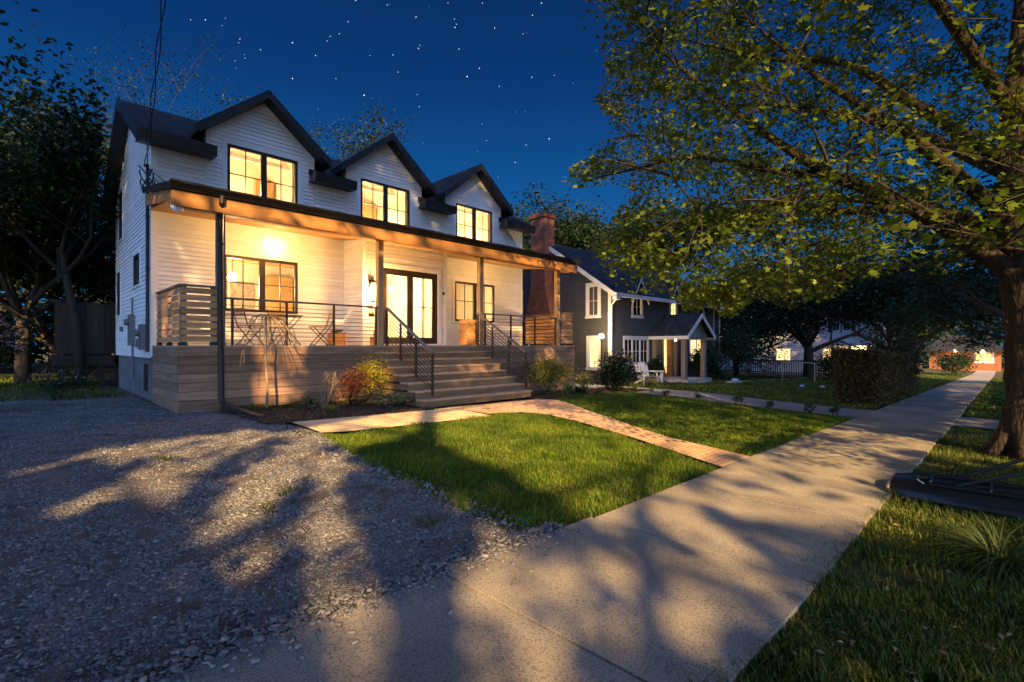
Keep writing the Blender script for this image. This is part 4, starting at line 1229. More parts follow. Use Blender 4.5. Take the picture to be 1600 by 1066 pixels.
def twigs(name, loc, h, n, label, spread=.3, rng=rp):
    x, y = loc; z = gzf(x, y); root = empty(name, (x, y, z), label, 'shrub')
    m = MB()
    for k in range(n):
        t = rng.uniform(0, 6.28); r = spread * math.sqrt(rng.uniform(.05, 1)); H = h * rng.uniform(.7, 1.05)
        a = Vector((x + .04 * math.cos(t), y + .04 * math.sin(t), z - .03)); b = Vector((x + r * .7 * math.cos(t), y + r * .7 * math.sin(t), z + H * .6)); c = Vector((x + r * math.cos(t), y + r * math.sin(t), z + H))
        m.tube([a, a.lerp(b, .5) + Vector((rng.normal() * .02, rng.normal() * .02, 0)), b, c], [.009, .007, .006, .003], 4)
        for j in range(4):
            s = rng.uniform(.3, .95); q = b.lerp(c, s); d = Vector((rng.normal() * .09, rng.normal() * .09, rng.uniform(.05, .16)))
            m.tube([q, q + d], [.004, .002], 4)
    m.build('stem', M['pale_twig'], root)
    leaves('leaf_buds_foliage', np.array([tuple(Vector((x, y, z + h * .8)) + Vector((rng.normal() * spread * .5, rng.normal() * spread * .5, rng.normal() * .12))) for _ in range(50)]), .022, M['leaf_red'], root, rng)
    return root
twigs('twig_shrub', (4.65, 10.35), .80, 16, 'bare fan of upright brown twigs in the mulch bed', .26)
shrub('barberry_shrub', (5.22, 10.30), (.40, .38, .36), 2600, 'leaf_red', 'round red leaved barberry shrub in the mulch bed', size=.038, rng=rp, k=22)
shrub('golden_shrub', (5.93, 10.66), (.50, .40, .42), 3400, 'leaf_gold', 'golden yellow shrub behind the red barberry beside the stairs', size=.045, rng=rp, k=16, h0=.25)
shrub('low_perennial', (6.05, 9.75), (.46, .34, .15), 1500, 'leaf_grey', 'low pale green perennial spilling beside the bottom steps', 'plant', size=.055, rng=rp, k=18, h0=.04, extra=('cream', 60, .03))
shrub('small_perennial', (4.25, 10.25), (.15, .14, .15), 260, 'leaf_grey', 'upright grey green tuft between weeping tree and twig shrub', 'plant', size=.06, rng=rp, k=8, stems=4, h0=.06)
shrub('small_perennial', (4.35, 9.45), (.15, .15, .08), 260, 'leaf_olive', 'small low green cushion near the paved strip', 'plant', size=.045, rng=rp, k=8, stems=4, h0=.02)
shrub('broad_shrub', (11.95, 10.25), (.86, .66, .55), 7000, 'leaf_olive', 'broad olive green shrub right of the stair railing', size=.055, rng=rp, k=34, h0=.12)
shrub('rhododendron', (14.85, 9.55), (.85, .70, .62), 5200, 'leaf_dark', 'big dark rounded rhododendron before the neighbouring window', size=.095, rng=rp, k=30, h0=.12, extra=('cream', 120, .05))
shrub('pale_shrub', (13.55, 10.1), (.34, .3, .28), 800, 'leaf_olive', 'small pale flowering shrub left of the rhododendron', size=.05, rng=rp, k=10, stems=5, extra=('cream', 70, .045))
shrub('pale_shrub', (15.6, 8.75), (.36, .3, .24), 700, 'leaf_olive', 'small pale flowering shrub right of the rhododendron', size=.05, rng=rp, k=10, stems=5, extra=('cream', 70, .045))

def straps(name, loc, n, L, w, m_, label, rng, arch=.8, cat='plant'):
    x, y = loc; z = gzf(x, y); root = empty(name, (x, y, z), label, cat)
    V = []; F = []
    for k in range(n):
        t = rng.uniform(0, 6.28); H = L * rng.uniform(.6, 1.1); a = arch * rng.uniform(.4, 1.2); d = np.array((math.cos(t), math.sin(t), 0)); s = np.array((-math.sin(t), math.cos(t), 0))
        b = np.array((x, y, z)) + d * rng.uniform(0, .10) + s * rng.normal() * .05
        i0 = len(V)
        for j, q in enumerate(np.linspace(0, 1, 6)):
            p = b + d * H * a * q ** 1.5 + np.array((0, 0, H * (q - a * .55 * q ** 2.4)))
            ww = w * (1 - q ** 2.5) + .001
            V += [p - s * ww, p + s * ww]
        for j in range(5): F += [i0 + 2 * j, i0 + 2 * j + 1, i0 + 2 * j + 3, i0 + 2 * j + 2]
    np_mesh('foliage', V, F, M[m_], root, False, 4)
    return root
straps('iris_clump', (12.0, 9.55), 34, .62, .022, 'leaf_blade', 'spiky green iris clump at the edge of the right lawn', rp, .5)
straps('hosta_clump', (12.75, 9.65), 60, .42, .03, 'leaf_mid', 'low broad leaved clump right of the spiky iris', rp, .9)
straps('daylily_clump', (4.95, .0), 300, .44, .0046, 'leaf_mid', 'arching strap leaved daylily clump in the verge grass', rp, 1.75)
for (x, y), lab in zip([(14.45, 8.7), (14.5, 7.6), (14.45, 6.5), (14.5, 5.4), (14.42, 4.5), (14.5, 3.6), (14.6, 3.0)],
        ['small green tuft at the house end of the driveway edge', 'second small tuft from the house along the driveway edge', 'third small tuft from the house along the driveway edge', 'middle tuft of the row along the driveway edge',
         'third small tuft from the sidewalk along the driveway edge', 'second small tuft from the sidewalk along the driveway edge', 'small tuft at the sidewalk end of the driveway edge']):
    shrub('edging_plant', (x, y), (.17, .17, .12), 190, 'leaf_mid', lab, 'plant', size=.055, rng=rp, k=7, stems=4, h0=.03, group='tufts along the driveway edge', extra=('cream', 10, .03))
shrub('flowering_shrub', (-.80, 13.4), (.80, .8, .80), 4200, 'leaf_dark', 'pink blossoming shrub at the far edge of the drive', size=.07, rng=rp, k=26, h0=.5, extra=('pink', 900, .075))
shrub('low_flower', (.65, 15.6), (.6, .5, .35), 1200, 'leaf_dark', 'low shrub with mauve flowers at the end of the drive', size=.06, rng=rp, k=12, h0=.1, extra=('pink', 90, .06))

# ================================================================== basketball stand lying at the verge
bs = empty('hoop_base', (6.9, -.1, gzf(6.9, 0)), 'black plastic hoop base with two braces lying across the verge', 'sports base')
z = gzf(6.9, 0) + .02
m = MB()
prof = [(6.50, 0), (6.53, .085), (6.68, .16), (7.02, .185), (7.26, .13), (7.32, .0)]
def ring(y, s, zs): return [(6.91 + (a - 6.91) * s, y, z + b * zs) for a, b in prof]
secs = [ring(.93, .55, .45), ring(.88, .82, .80), ring(.72, .98, 1), ring(.2, 1.0, 1.0), ring(-.5, 1.04, 1.05), ring(-1.25, 1.0, 1), ring(-1.4, .8, .6)]
vs = [p for s in secs for p in s]; k = len(prof); fs = []
for i in range(len(secs) - 1):
    for j in range(k):
        j2 = (j + 1) % k
        fs.append((i * k + j, (i + 1) * k + j, (i + 1) * k + j2, i * k + j2))
fs += [tuple(range(k)), tuple(range((len(secs) - 1) * k, len(secs) * k))[::-1]]
m.add(vs, fs)
for yy in (.55, .1, -.35, -.8):
    m.box(6.68, 7.05, yy - .012, yy + .012, z + .15, z + .20)
m.build('tank', M['plastic'], bs, True, .018)
for xx, zz_ in ((6.66, .158), (6.80, .174), (6.98, .190), (7.12, .172)):
    m = MB(); m.bar((xx, .55, z + zz_), (xx + .0, -1.15, z + zz_ + .012), .03, .02); m.build('rib', M['plastic'], bs, False, .004)
m = MB(); m.lathe((6.80, .62, z + .17), [(.05, 0), (.055, .02), (.045, .035)], 12); m.build('filler_cap', M['plastic'], bs)
for a, b in (((7.18, .40, z + .14), (7.9, -.95, z + .78)), ((6.74, .36, z + .16), (7.3, -.95, z + .66))):
    m = MB(); m.tube([a, b], .019, 8); m.build('brace', M['black'], bs)
m = MB(); m.bar((6.72, .66, z + .178), (6.64, .60, z + .160), .016, .006); m.build('sticker', M['white2'], bs)

# ================================================================== the street maple
rm_ = np.random.default_rng(77)
TX, TY = 10.93, -.26; tz = gzf(TX, TY)
maple = empty('street_maple', (TX, TY, tz), 'large spreading maple with rugged trunk between sidewalk and street', 'tree')
limbs = []
def limb(pts, rads, n=7):
    P = [Vector(p) for p in pts]; Q = []; Rr = []
    for i in range(len(P) - 1):
        p0, p1, p2, p3 = P[max(i - 1, 0)], P[i], P[i + 1], P[min(i + 2, len(P) - 1)]
        for t in np.linspace(0, 1, n, endpoint=False):
            Q.append(.5 * ((2 * p1) + (p2 - p0) * t + (2 * p0 - 5 * p1 + 4 * p2 - p3) * t * t + (3 * p1 - p0 - 3 * p2 + p3) * t ** 3))
            Rr.append(rads[i] + (rads[i + 1] - rads[i]) * t)
    Q.append(P[-1]); Rr.append(rads[-1])
    limbs.append((Q, Rr))
    return Q
limb([(TX, TY, tz - .25), (TX, TY, tz + .05), (TX - .03, TY, tz + .9), (TX - .03, TY + .02, tz + 2.0), (TX - .18, TY + .10, tz + 2.75), (TX - .30, TY + .16, tz + 3.6), (TX - .38, TY + .2, tz + 4.8), (TX - .45, TY + .1, tz + 6.5), (TX - .3, TY, tz + 8.6)],
     [.45, .35, .285, .265, .25, .19, .15, .10, .04])
A0 = (TX - .16, TY + .09, tz + 2.7)
limb([A0, at(1450, 338, 7.4), at(1300, 272, 7.5), at(1215, 222, 7.7), at(1110, 145, 8.0), at(1010, 60, 8.4)], [.15, .115, .085, .06, .04, .012])
limb([at(1300, 272, 7.5), at(1220, 268, 7.9), at(1080, 245, 8.6), at(990, 265, 9.2), at(905, 283, 9.6)], [.075, .055, .038, .022, .007])
limb([at(1420, 325, 7.4), at(1290, 330, 7.4), at(1202, 318, 8.0), at(1110, 365, 8.6), at(1000, 420, 9.2)], [.075, .055, .042, .028, .008])
limb([(TX - .3, TY + .15, tz + 3.5), at(1456, 240, 7.2), at(1396, 194, 7.2), at(1290, 130, 7.4), at(1180, 40, 7.6)], [.12, .09, .065, .045, .012])
limb([(TX - .36, TY + .2, tz + 4.4), at(1433, 165, 7.6), at(1322, 100, 8.0), at(1207, 92, 8.6), at(1060, 60, 9.4)], [.11, .08, .06, .04, .01])
limb([(TX - .1, TY, tz + 2.5), (TX + 1.6, TY + .9, tz + 4.0), (TX + 3.4, TY + 1.6, tz + 5.0), (TX + 5.4, TY + 2, tz + 5.6)], [.15, .11, .07, .015])
limb([(TX - .2, TY, tz + 3.2), (TX - .5, TY - 1.6, tz + 4.8), (TX - 1.2, TY - 3.6, tz + 6), (TX - 1.6, TY - 5.4, tz + 6.4)], [.14, .10, .06, .015])
limb([(TX - .3, TY + .1, tz + 4.2), (TX + 1.2, TY + 1.8, tz + 6.0), (TX + 1.6, TY + 3.8, tz + 7.2), (TX + 1.4, TY + 5.0, tz + 7.6)], [.12, .09, .05, .012])
limb([(TX - .3, TY + .1, tz + 3.4), (TX - .2, TY + 1.7, tz + 4.2), (TX + .2, TY + 3.4, tz + 4.7), (TX + .3, TY + 5.2, tz + 4.6)], [.11, .08, .05, .012])
limb([(TX - .2, TY - .05, tz + 2.9), (TX - 1.6, TY - 1.0, tz + 3.9), (TX - 3.2, TY - 1.6, tz + 4.5), (TX - 4.8, TY - 1.8, tz + 4.7)], [.11, .08, .05, .012])
limb([(TX - .4, TY + .2, tz + 5.2), (TX - 1.8, TY + 1.0, tz + 6.7), (TX - 3.2, TY + 1.7, tz + 7.8), (TX - 4.6, TY + 2.2, tz + 8.4)], [.10, .07, .04, .01])
m = MB()
for i, (Q, Rr) in enumerate(limbs):
    rr = [r * (1 + (rm_.normal() * .05 if i == 0 else 0)) for r in Rr]
    m.tube(Q, rr, 18 if i == 0 else 9)
for k in range(7):      # root flare
    t = 2 * math.pi * k / 7 + .3
    m.tube([(TX + .18 * math.cos(t), TY + .18 * math.sin(t), tz + .55), (TX + .33 * math.cos(t), TY + .33 * math.sin(t), tz + .16), (TX + .58 * math.cos(t), TY + .58 * math.sin(t), tz - .06)], [.13, .12, .05], 8)
m.build('trunk', M['bark'], maple, True)
CROWN = [(930, -80), (912, 20), (900, 45), (930, 62), (950, 120), (928, 158), (948, 190), (940, 214), (905, 250), (868, 280), (905, 294), (962, 290), (1000, 300), (968, 325), (925, 390), (935, 412), (962, 448), (1000, 466), (1040, 455), (1075, 492), (1105, 478), (1140, 503), (1180, 468), (1240, 486), (1300, 470), (1345, 440), (1400, 425), (1480, 440), (1525, 420), (1560, 380), (1640, 440), (1760, 430), (1760, -80)]
def in_crown(P):
    x, y, d = project(P)
    xx = np.clip(x, 0, 1740); yy = np.clip(y, -70, 2000)
    ok = inside(np.stack([xx, yy], -1), CROWN)
    seen = (d > .3) & (x < 1800) & (y > -200) & (y < 1200)
    dist = np.linalg.norm(P - np.array((0, 0, EYE)), axis=1)
    return np.where(seen, ok, P[:, 2] > 2.6) & (dist > 5.2)
cen = np.array((TX - .4, .8, 6.2)); rad3 = np.array((7.0, 7.0, 4.8))
def crown_pts(n, lo=.25, hi=1.06):
    out_ = []
    while sum(len(a) for a in out_) < n:
        d = rm_.normal(size=(n, 3)); d /= np.linalg.norm(d, axis=1)[:, None]
        r3 = np.where(d[:, 2:3] < 0, rad3 * np.array((1, 1, 1.22)), rad3)
        p = cen + d * r3 * (rm_.uniform(lo ** 3, hi ** 3, n) ** (1 / 3))[:, None]
        p = p[p[:, 2] > 1.9]
        out_.append(p[in_crown(p)])
    return np.concatenate(out_)[:n]
nodes = np.array([tuple(q) for Q, Rr in limbs for q, r in zip(Q, Rr) if q.z > tz + 2.6])
tw = MB()
sec = crown_pts(280, .45, .97)
sec_nodes = []
base_c = np.array((TX - .2, TY + .1, tz + 2.6))
def connect(p, pool, r0, r1, sag, n=6, maxd=None):
    dp = np.linalg.norm(pool - p, axis=1); rt = np.linalg.norm(pool - base_c, axis=1)
    cost = dp + .45 * np.maximum(rt - np.linalg.norm(p - base_c) + .4, 0) * 2
    i = int(np.argmin(cost))
    a = pool[i]
    pts = []
    side = rm_.normal(size=3) * .10 * dp[i]
    for t in np.linspace(0, 1, n):
        q = a + (p - a) * t + side * math.sin(math.pi * t) * .6 + np.array((0, 0, sag * dp[i] * math.sin(math.pi * t)))
        pts.append(q)
    tw.tube([Vector(q) for q in pts], list(np.linspace(r0, r1, n)), 5, False)
    return pts
for p in sec[np.argsort(np.linalg.norm(sec - base_c, axis=1))]:
    pts = connect(p, nodes if not sec_nodes else np.concatenate([nodes, np.array(sec_nodes)]), .020, .007, .07)
    sec_nodes += pts[2:]
pool = np.concatenate([nodes[::2], np.array(sec_nodes)])
spr = crown_pts(4000, .42, 1.05)
low_ = []
while len(low_) < 320:      # low hanging sprays over the front of the crown
    a_, b_ = (rm_.uniform(905, 1300), rm_.uniform(325, 505)) if rm_.uniform() < .6 else (rm_.uniform(905, 1110), rm_.uniform(320, 480))
    if inside(np.array([(a_, b_)]), CROWN)[0]:
        low_.append(tuple(at(a_, b_, rm_.uniform(7.2, 9.6))))
side_ = np.stack([rm_.uniform(4.6, 7.2, 60), rm_.uniform(-2.9, -1.2, 60), rm_.uniform(2.3, 3.3, 60)], -1)   # low branch beside the sidewalk
spr = np.concatenate([spr, np.array(low_), side_])
# thin irregular gaps
g = np.sin(spr[:, 0] * 1.5 + 1) * np.sin(spr[:, 1] * 1.4 + spr[:, 2] * .8) + np.sin(spr[:, 2] * 2.3 + spr[:, 0] * .6)
spr = spr[(g > -.5) | (rm_.uniform(size=len(spr)) < .25)]
LC = []
for p in spr:
    pts = connect(p, pool, .0085, .003, .05, 5)
    a, b = pts[1], pts[-1]
    n = 32
    t = rm_.uniform(.35, 1.08, n)[:, None]
    LC.append(a + (b - a) * t + rm_.normal(size=(n, 3)) * np.array((.15, .15, .075)))
LC = np.concatenate(LC)
LC = LC[in_crown(LC) | ((LC[:, 1] < -.9) & (LC[:, 0] > 4) & (LC[:, 2] > 1.9))]
tw.build('twigs', M['twig'], maple)
leaves('crown', LC, .073, M['maple'], maple, rm_, 'maple', .35)

# ================================================================== neighbouring navy house
NX, NY, NB, NX1 = 18.6, 12.4, 20.0, 30.4
nz = gzf(NX, NY)
nh = empty('navy_house', (NX, NY, nz), 'navy clapboard house with white trim, brick chimney and gabled entry porch', 'house')
PN = YP(NY); PG = XP(NX)
NEZ, NRZ, NRY = 3.95, 6.55, 16.2
m = MB(); 
gw = [(13.05, 13.62, 2.80, 4.18), (13.0, 13.58, .42, 1.75), (17.9, 18.5, 2.80, 4.18)]
siding(m, PG, [(NY, nz - .2), (NB, nz - .2), (NB, NEZ), (NRY, NRZ - .12), (NY, NEZ)], gw, bh=.12)
fw_ = [(20.45, 21.2, 2.85, 3.72), (24.15, 24.75, 2.85, 3.72), (27.4, 28.1, 2.85, 3.72), (19.7, 21.8, .60, 1.76), (23.3, 24.5, -.22, 1.85), (26.4, 28.0, .55, 1.85)]
siding(m, PN, [(NX, nz - .2), (NX1, nz - .2), (NX1, NEZ), (NX, NEZ)], fw_, bh=.12)
siding(m, lambda a, z, o: (NX1 + o, a, z), [(NY, nz - .3), (NB, nz - .3), (NB, NEZ), (NRY, NRZ - .12), (NY, NEZ)], bh=.2)
siding(m, lambda a, z, o: (a, NB + o, z), [(NX, nz - .2), (NX1, nz - .2), (NX1, NEZ), (NX, NEZ)], bh=.2)
m.build('wall', M['navy'], nh)
for i, (a0, a1, z0, z1) in enumerate(gw):
    w = window(nh, PG, a0, a1, z0, z1, 1, 1 if i == 1 else 1, (.5,), 'white2', 'white2', .13, pane='curtain' if i == 1 else 'dim_pane', fw=.05)
for i, (a0, a1, z0, z1) in enumerate(fw_):
    if i == 4: continue
    window(nh, PN, a0, a1, z0, z1, 3 if i == 3 else 2 if i == 5 else 1, 1, (.5,), 'white2', 'white2', .12, pane={1: 'curtain', 5: 'curtain'}.get(i, 'dark_pane'), fw=.05)
d = MB(); a0, a1, z0, z1 = fw_[4]
d.pbox(PN, a0 + .55, a1, z0, z1, -.06, .0); d.pbox(PN, a0, a0 + .12, z0, z1, -.05, .02); d.pbox(PN, a0 + .43, a0 + .55, z0, z1, -.05, .02); d.pbox(PN, a0 + .12, a0 + .43, z0, z0 + .25, -.05, .01)
dd = d.build('front_door', M['cedar'], nh)
g = MB(); g.quad(PN(a0 + .12, z0 + .25, -.02), PN(a0 + .43, z0 + .25, -.02), PN(a0 + .43, z1, -.02), PN(a0 + .12, z1, -.02)); g.build('sidelight', M['curtain'], dd)
q = MB(); q.ball(PN(a0 + .62, z0 + .95, .03), .035, 6); q.build('handle', M['dark'], dd)
r = MB(); x0, x1 = NX - .28, NX1 + .28
sl = (NRZ - NEZ) / (NRY - NY)
for s in (0, 1):
    y0, y1 = (NY - .38, NRY) if s == 0 else (NRY, NB + .38)
    za, zb = (NEZ - .38 * sl + .1, NRZ + .1) if s == 0 else (NRZ + .1, NEZ - .38 * sl + .1)
    r.hexa([(x0, y0, za - .14), (x1, y0, za - .14), (x1, y1, zb - .14), (x0, y1, zb - .14), (x0, y0, za), (x1, y0, za), (x1, y1, zb), (x0, y1, zb)])
rf = r.build('roof', M['shingle'], nh)
f = MB(); za = NEZ - .38 * sl + .1
f.box(x0 - .02, x1 + .02, NY - .50, NY - .381, za - .19, za - .03)
for (y0, y1, a, b) in ((NY - .40, NRY, za, NRZ + .1), (NRY, NB + .4, NRZ + .1, za)):
    f.hexa([(x0 - .035, y0, a - .25), (x0 - .002, y0, a - .25), (x0 - .002, y1, b - .25), (x0 - .035, y1, b - .25), (x0 - .035, y0, a - .02), (x0 - .002, y0, a - .02), (x0 - .002, y1, b - .02), (x0 - .035, y1, b - .02)])
f.box(x0 - .04, NX + .02, NY - .51, NY - .30, za - .34, za - .191)
f.build('white_eave', M['white2'], rf)
f = MB()
f.box(NX - .035, NX + .14, NY - .035, NY + .12, nz, NEZ - .12); f.build('corner_board', M['white2'], nh)
f = MB(); f.box(NX1 - .12, NX1 + .03, NY - .03, NY + .1, nz, NEZ - .1); f.build('corner_board', M['white2'], nh)
f = MB(); f.tube([(NX - .10, NY - .42, za - .2), (NX - .10, NY - .1, za - .55), (NX - .10, NY - .06, nz)], .045, 8); f.build('downspout', M['white2'], nh)
f = MB(); f.tube([(29.4, NY - .06, 3.6), (29.4, NY - .06, nz)], .04, 8); f.build('downspout', M['white2'], nh)
for gx_, lit in ((20.9, 0), (24.5, 1), (27.8, 0)):        # small wall gables above the upper windows
    g = MB()
    siding(g, PN, [(gx_ - .55, NEZ - .25), (gx_ + .55, NEZ - .25), (gx_, NEZ + .62)], bh=.12, lap=.02)
    gb = g.build('wall_gable', M['navy'], nh)
    t = MB()
    for s in (-1, 1):
        e = Vector((gx_ + s * .72, NY - .20, NEZ - .34)); k = Vector((gx_, NY - .20, NEZ + .80))
        pts = [e, k, k - Vector((0, 0, .20)), e - Vector((0, 0, .20))]
        t.prism(pts if s < 0 else pts[::-1], (0, .04, 0))
    t.build('rake_trim', M['white2'], gb)
    rr = MB()
    for s in (-1, 1):
        pts = [Vector((gx_ + s * .74, NY - .22, NEZ - .32)), Vector((gx_, NY - .22, NEZ + .83)), Vector((gx_, NY + 1.35, NEZ + .83)), Vector((gx_ + s * .74, NY + .1, NEZ - .32))]
        rr.prism(pts if s > 0 else pts[::-1], (0, 0, .05))
    rr.build('gable_roof', M['shingle'], gb)
c = MB()      # stepped exterior chimney
CY = 16.2
c.box(NX - .62, NX - .012, CY - .90, CY + .90, nz - .1, 2.6)
c.hexa([(NX - .62, CY - .90, 2.6), (NX - .012, CY - .90, 2.6), (NX - .012, CY + .90, 2.6), (NX - .62, CY + .90, 2.6), (NX - .62, CY - .46, 4.3), (NX - .012, CY - .46, 4.3), (NX - .012, CY + .46, 4.3), (NX - .62, CY + .46, 4.3)])
c.box(NX - .62, NX + .10, CY - .46, CY + .46, 4.3, 7.85)
ch_ = c.build('chimney', M['brick'], nh)
c = MB(); c.box(NX - .70, NX + .18, CY - .54, CY + .54, 7.70, 7.86); c.box(NX - .60, NX + .08, CY - .44, CY + .44, 7.861, 7.96); c.build('chimney_cap', M['brick'], ch_)
# entry porch
EX0, EX1, EY = 22.2, 24.5, 10.66; ez = gzf(23, 10.7)
p = MB(); p.box(EX0 - .2, EX1 + .2, EY - .2, NY - .02, ez - .1, ez + .16); p.box(EX0 + .4, EX1 - .6, EY - .55, EY - .2, ez - .1, ez + .05)
p.build('porch_step', M['concrete'], nh)
for x, y in ((EX0 + .1, EY + .1), (EX1 - .1, EY + .1), (EX0 + .1, NY - .12), (EX1 - .1, NY - .12)):
    q = MB(); q.box(x - .11, x + .11, y - .11, y + .11, ez + .16, 1.78); q.build('porch_column', M['post'], nh)
q = MB(); q.box(EX0 - .04, EX1 + .04, EY - .02, EY + .2, 1.78, 1.98); q.box(EX0 - .04, EX0 + .18, EY + .2, NY - .02, 1.78, 1.98); q.box(EX1 - .18, EX1 + .04, EY + .2, NY - .02, 1.78, 1.98)
q.poly([(EX0 - .1, EY + .01, 1.981), (EX1 + .1, EY + .01, 1.981), ((EX0 + EX1) / 2, EY + .01, 2.78)])
q.build('porch_beam', M['foundation'], nh)
q = MB(); mx_ = (EX0 + EX1) / 2
for s in (-1, 1):
    pts = [Vector((mx_ + s * 1.5, EY - .3, 1.86)), Vector((mx_, EY - .3, 2.92)), Vector((mx_, NY - .02, 2.92)), Vector((mx_ + s * 1.5, NY - .02, 1.86))]
    q.prism(pts if s > 0 else pts[::-1], (0, 0, .09))
er = q.build('porch_roof', M['shingle'], nh)
q = MB()
for s in (-1, 1):
    pts = [Vector((mx_ + s * 1.53, EY - .33, 1.93)), Vector((mx_, EY - .33, 3.01)), Vector((mx_, EY - .33, 2.80)), Vector((mx_ + s * 1.53, EY - .33, 1.72))]
    q.prism(pts if s < 0 else pts[::-1], (0, .028, 0))
    xa, xb = sorted((mx_ + s * 1.50, mx_ + s * 1.53)); q.box(xa, xb, EY - .29, NY - .03, 1.74, 1.90)
q.build('rake_trim', M['white2'], er)
point_light('entry_light', (23.3, 11.7, 1.6), 5, (1, .66, .30), .08, nh)
q = MB(); q.ball((23.3, 11.7, 1.72), .06, 8); q.build('entry_lamp', M['bulb_soft'], nh, True)

# path lamp with a glowing globe
lx, ly = 17.3, 12.0; lz = gzf(lx, ly)
lp_ = empty('path_lamp', (lx, ly, lz), 'slim dark post lamp with glowing globe beside the navy house corner', 'lamp')
m = MB(); m.tube([(lx, ly, lz - .1), (lx, ly, lz + 1.92)], .028, 8); m.lathe((lx, ly, lz + 1.88), [(.03, 0), (.07, .03), (.07, .06)], 10); m.build('pole', M['black'], lp_)
m = MB(); m.ball((lx, ly, lz + 2.04), .125, 10, .85); m.build('globe', M['bulb_soft'], lp_, True)
point_light('globe_light', (lx - .05, ly - .1, lz + 2.24), 190, (1, .64, .28), .10, lp_)

def adirondack():
    root = empty('adirondack_chair', (0, 0, 0))
    s = MB()
    for k in range(5):
        y = -.26 + k * .115
        s.hexa([(-.27, y, .36 - .04 * k * .0 - .10 * (4 - k) / 4 * 1), (.27, y, .36 - .10 * (4 - k) / 4), (.27, y + .105, .36 - .10 * (3.1 - k) / 4), (-.27, y + .105, .36 - .10 * (3.1 - k) / 4),
                (-.27, y, .38 - .10 * (4 - k) / 4), (.27, y, .38 - .10 * (4 - k) / 4), (.27, y + .105, .38 - .10 * (3.1 - k) / 4), (-.27, y + .105, .38 - .10 * (3.1 - k) / 4)])
    s.build('seat', M['adirondack'], root)
    b = MB()
    for k in range(5):
        x = -.23 + k * .115; h = .98 - .05 * abs(k - 2) ** 1.4
        b.bar((x, -.26, .26), (x * 1.12, -.56, h), .10, .02, (0, 1, 0))
    b.bar((-.27, -.42, .55), (.27, -.42, .55), .05, .03)
    b.build('backrest', M['adirondack'], root)
    for sx in (-1, 1):
        l = MB(); l.box(sx * .31 - .018, sx * .31 + .018, .22, .32, 0, .56); l.build('leg', M['adirondack'], root)
        l = MB(); l.bar((sx * .285, .30, .33), (sx * .285, -.58, .03), .03, .10); l.build('leg', M['adirondack'], root)
        a = MB(); a.box(sx * .32 - .07, sx * .32 + .07, -.42, .36, .56, .585); a.build('armrest', M['adirondack'], root)
    return root
ac = adirondack()
for i, (x, y, a, lab) in enumerate([(19.05, 10.85, 150, 'white slatted garden chair nearer the dark rhododendron'), (20.4, 11.2, 205, 'white slatted garden chair nearer the entry porch')]):
    o = ac if i == 0 else copy_tree(ac)
    o.location = (x, y, gzf(x, y) + .0); o.rotation_euler = (0, 0, R(a)); tag(o, lab, 'chair', 'white garden chairs on the neighbouring lawn')

for (x, y, lab, s) in ((23.6, 8.9, 'small blue lawn sign close to the entry path', .34), (23.9, 6.2, 'small blue lawn marker left of the hedge', .20), (24.6, 5.6, 'small blue lawn marker nearest the hedge', .20)):
    zz = gzf(x, y); root = empty('lawn_sign', (x, y, zz), lab, 'sign', 'small blue signs on the dark lawn')
    m = MB(); m.box(x - .012, x + .012, y - s * .5, y + s * .5, zz + .10, zz + .10 + s * .55); m.build('panel', M['blue_sign'], root)
    m = MB(); m.box(x - .014, x - .0125, y - s * .34, y + s * .34, zz + .10 + s * .18, zz + .10 + s * .36); m.build('plate', M['white2'], root)
    m = MB(); m.tube([(x, y - s * .3, zz - .05), (x, y - s * .3, zz + .10)], .006, 5); m.tube([(x, y + s * .3, zz - .05), (x, y + s * .3, zz + .10)], .006, 5); m.build('stake', M['black'], root)
x, y = 30.5, 8.1; zz = gzf(x, y)
gp = empty('toy_goal', (x, y, zz), 'small pale toy goal frame on the dark lawn before the fence', 'goal')
m = MB(); m.tube([(x, y - .8, zz), (x - .05, y - .8, zz + 1.0), (x, y, zz + 1.06), (x - .05, y + .8, zz + 1.0), (x, y + .8, zz)], .026, 6); m.build('goal_frame', M['goal'], gp)
st_ = MB(); st_.box(24.0, 24.9, 9.0, 9.5, gzf(24, 9), gzf(24, 9) + .08); tag(st_.build('stepping_stone', M['concrete'], None, False, .02), 'pale flat stepping stone at the entry path', 'stone')
loft('entry_path', [(24.6, 10.0), (27, 9.3), (31, 8.9), (36, 8.8)], [(24.6, 10.5), (27, 9.7), (31, 9.2), (36, 9.1)], M['concrete'], .03, 2, label='pale garden path across the dark lawn')

# clipped hedge by the sidewalk
rh = np.random.default_rng(5)
hz_ = gzf(20, 3)
hd_ = empty('clipped_hedge', (22.5, 3.3, hz_), 'tall clipped brownish hedge beside the sidewalk past the driveway', 'hedge')
n = 30000
f = rh.integers(0, 6, n); P = np.stack([rh.uniform(18.7, 27, n), rh.uniform(2.72, 3.95, n), rh.uniform(0, 1, n) ** .8 * 1.68], -1)
P[f == 0, 0] = 18.75 + np.abs(rh.normal(size=(f == 0).sum())) * .12; P[(f == 1) | (f == 2), 1] = 2.76 + np.abs(rh.normal(size=((f == 1) | (f == 2)).sum())) * .12; P[f == 3, 2] = 1.66 - np.abs(rh.normal(size=(f == 3).sum())) * .06
P += rh.normal(size=P.shape) * .035
P[:, 2] += gz(P[:, 0], P[:, 1]) + .03
leaves('foliage', P, .085, M['hedge'], hd_, rh, 'oval', .0)
m = MB()
for k in range(90):
    x = rh.uniform(18.75, 26.9); y = rh.uniform(2.75, 3.9); zz = gzf(x, y)
    m.tube([(x, y, zz), (x + rh.normal() * .12, y + rh.normal() * .08, zz + .8), (x + rh.normal() * .2, y + rh.normal() * .12, zz + 1.6)], [.014, .010, .004], 4)
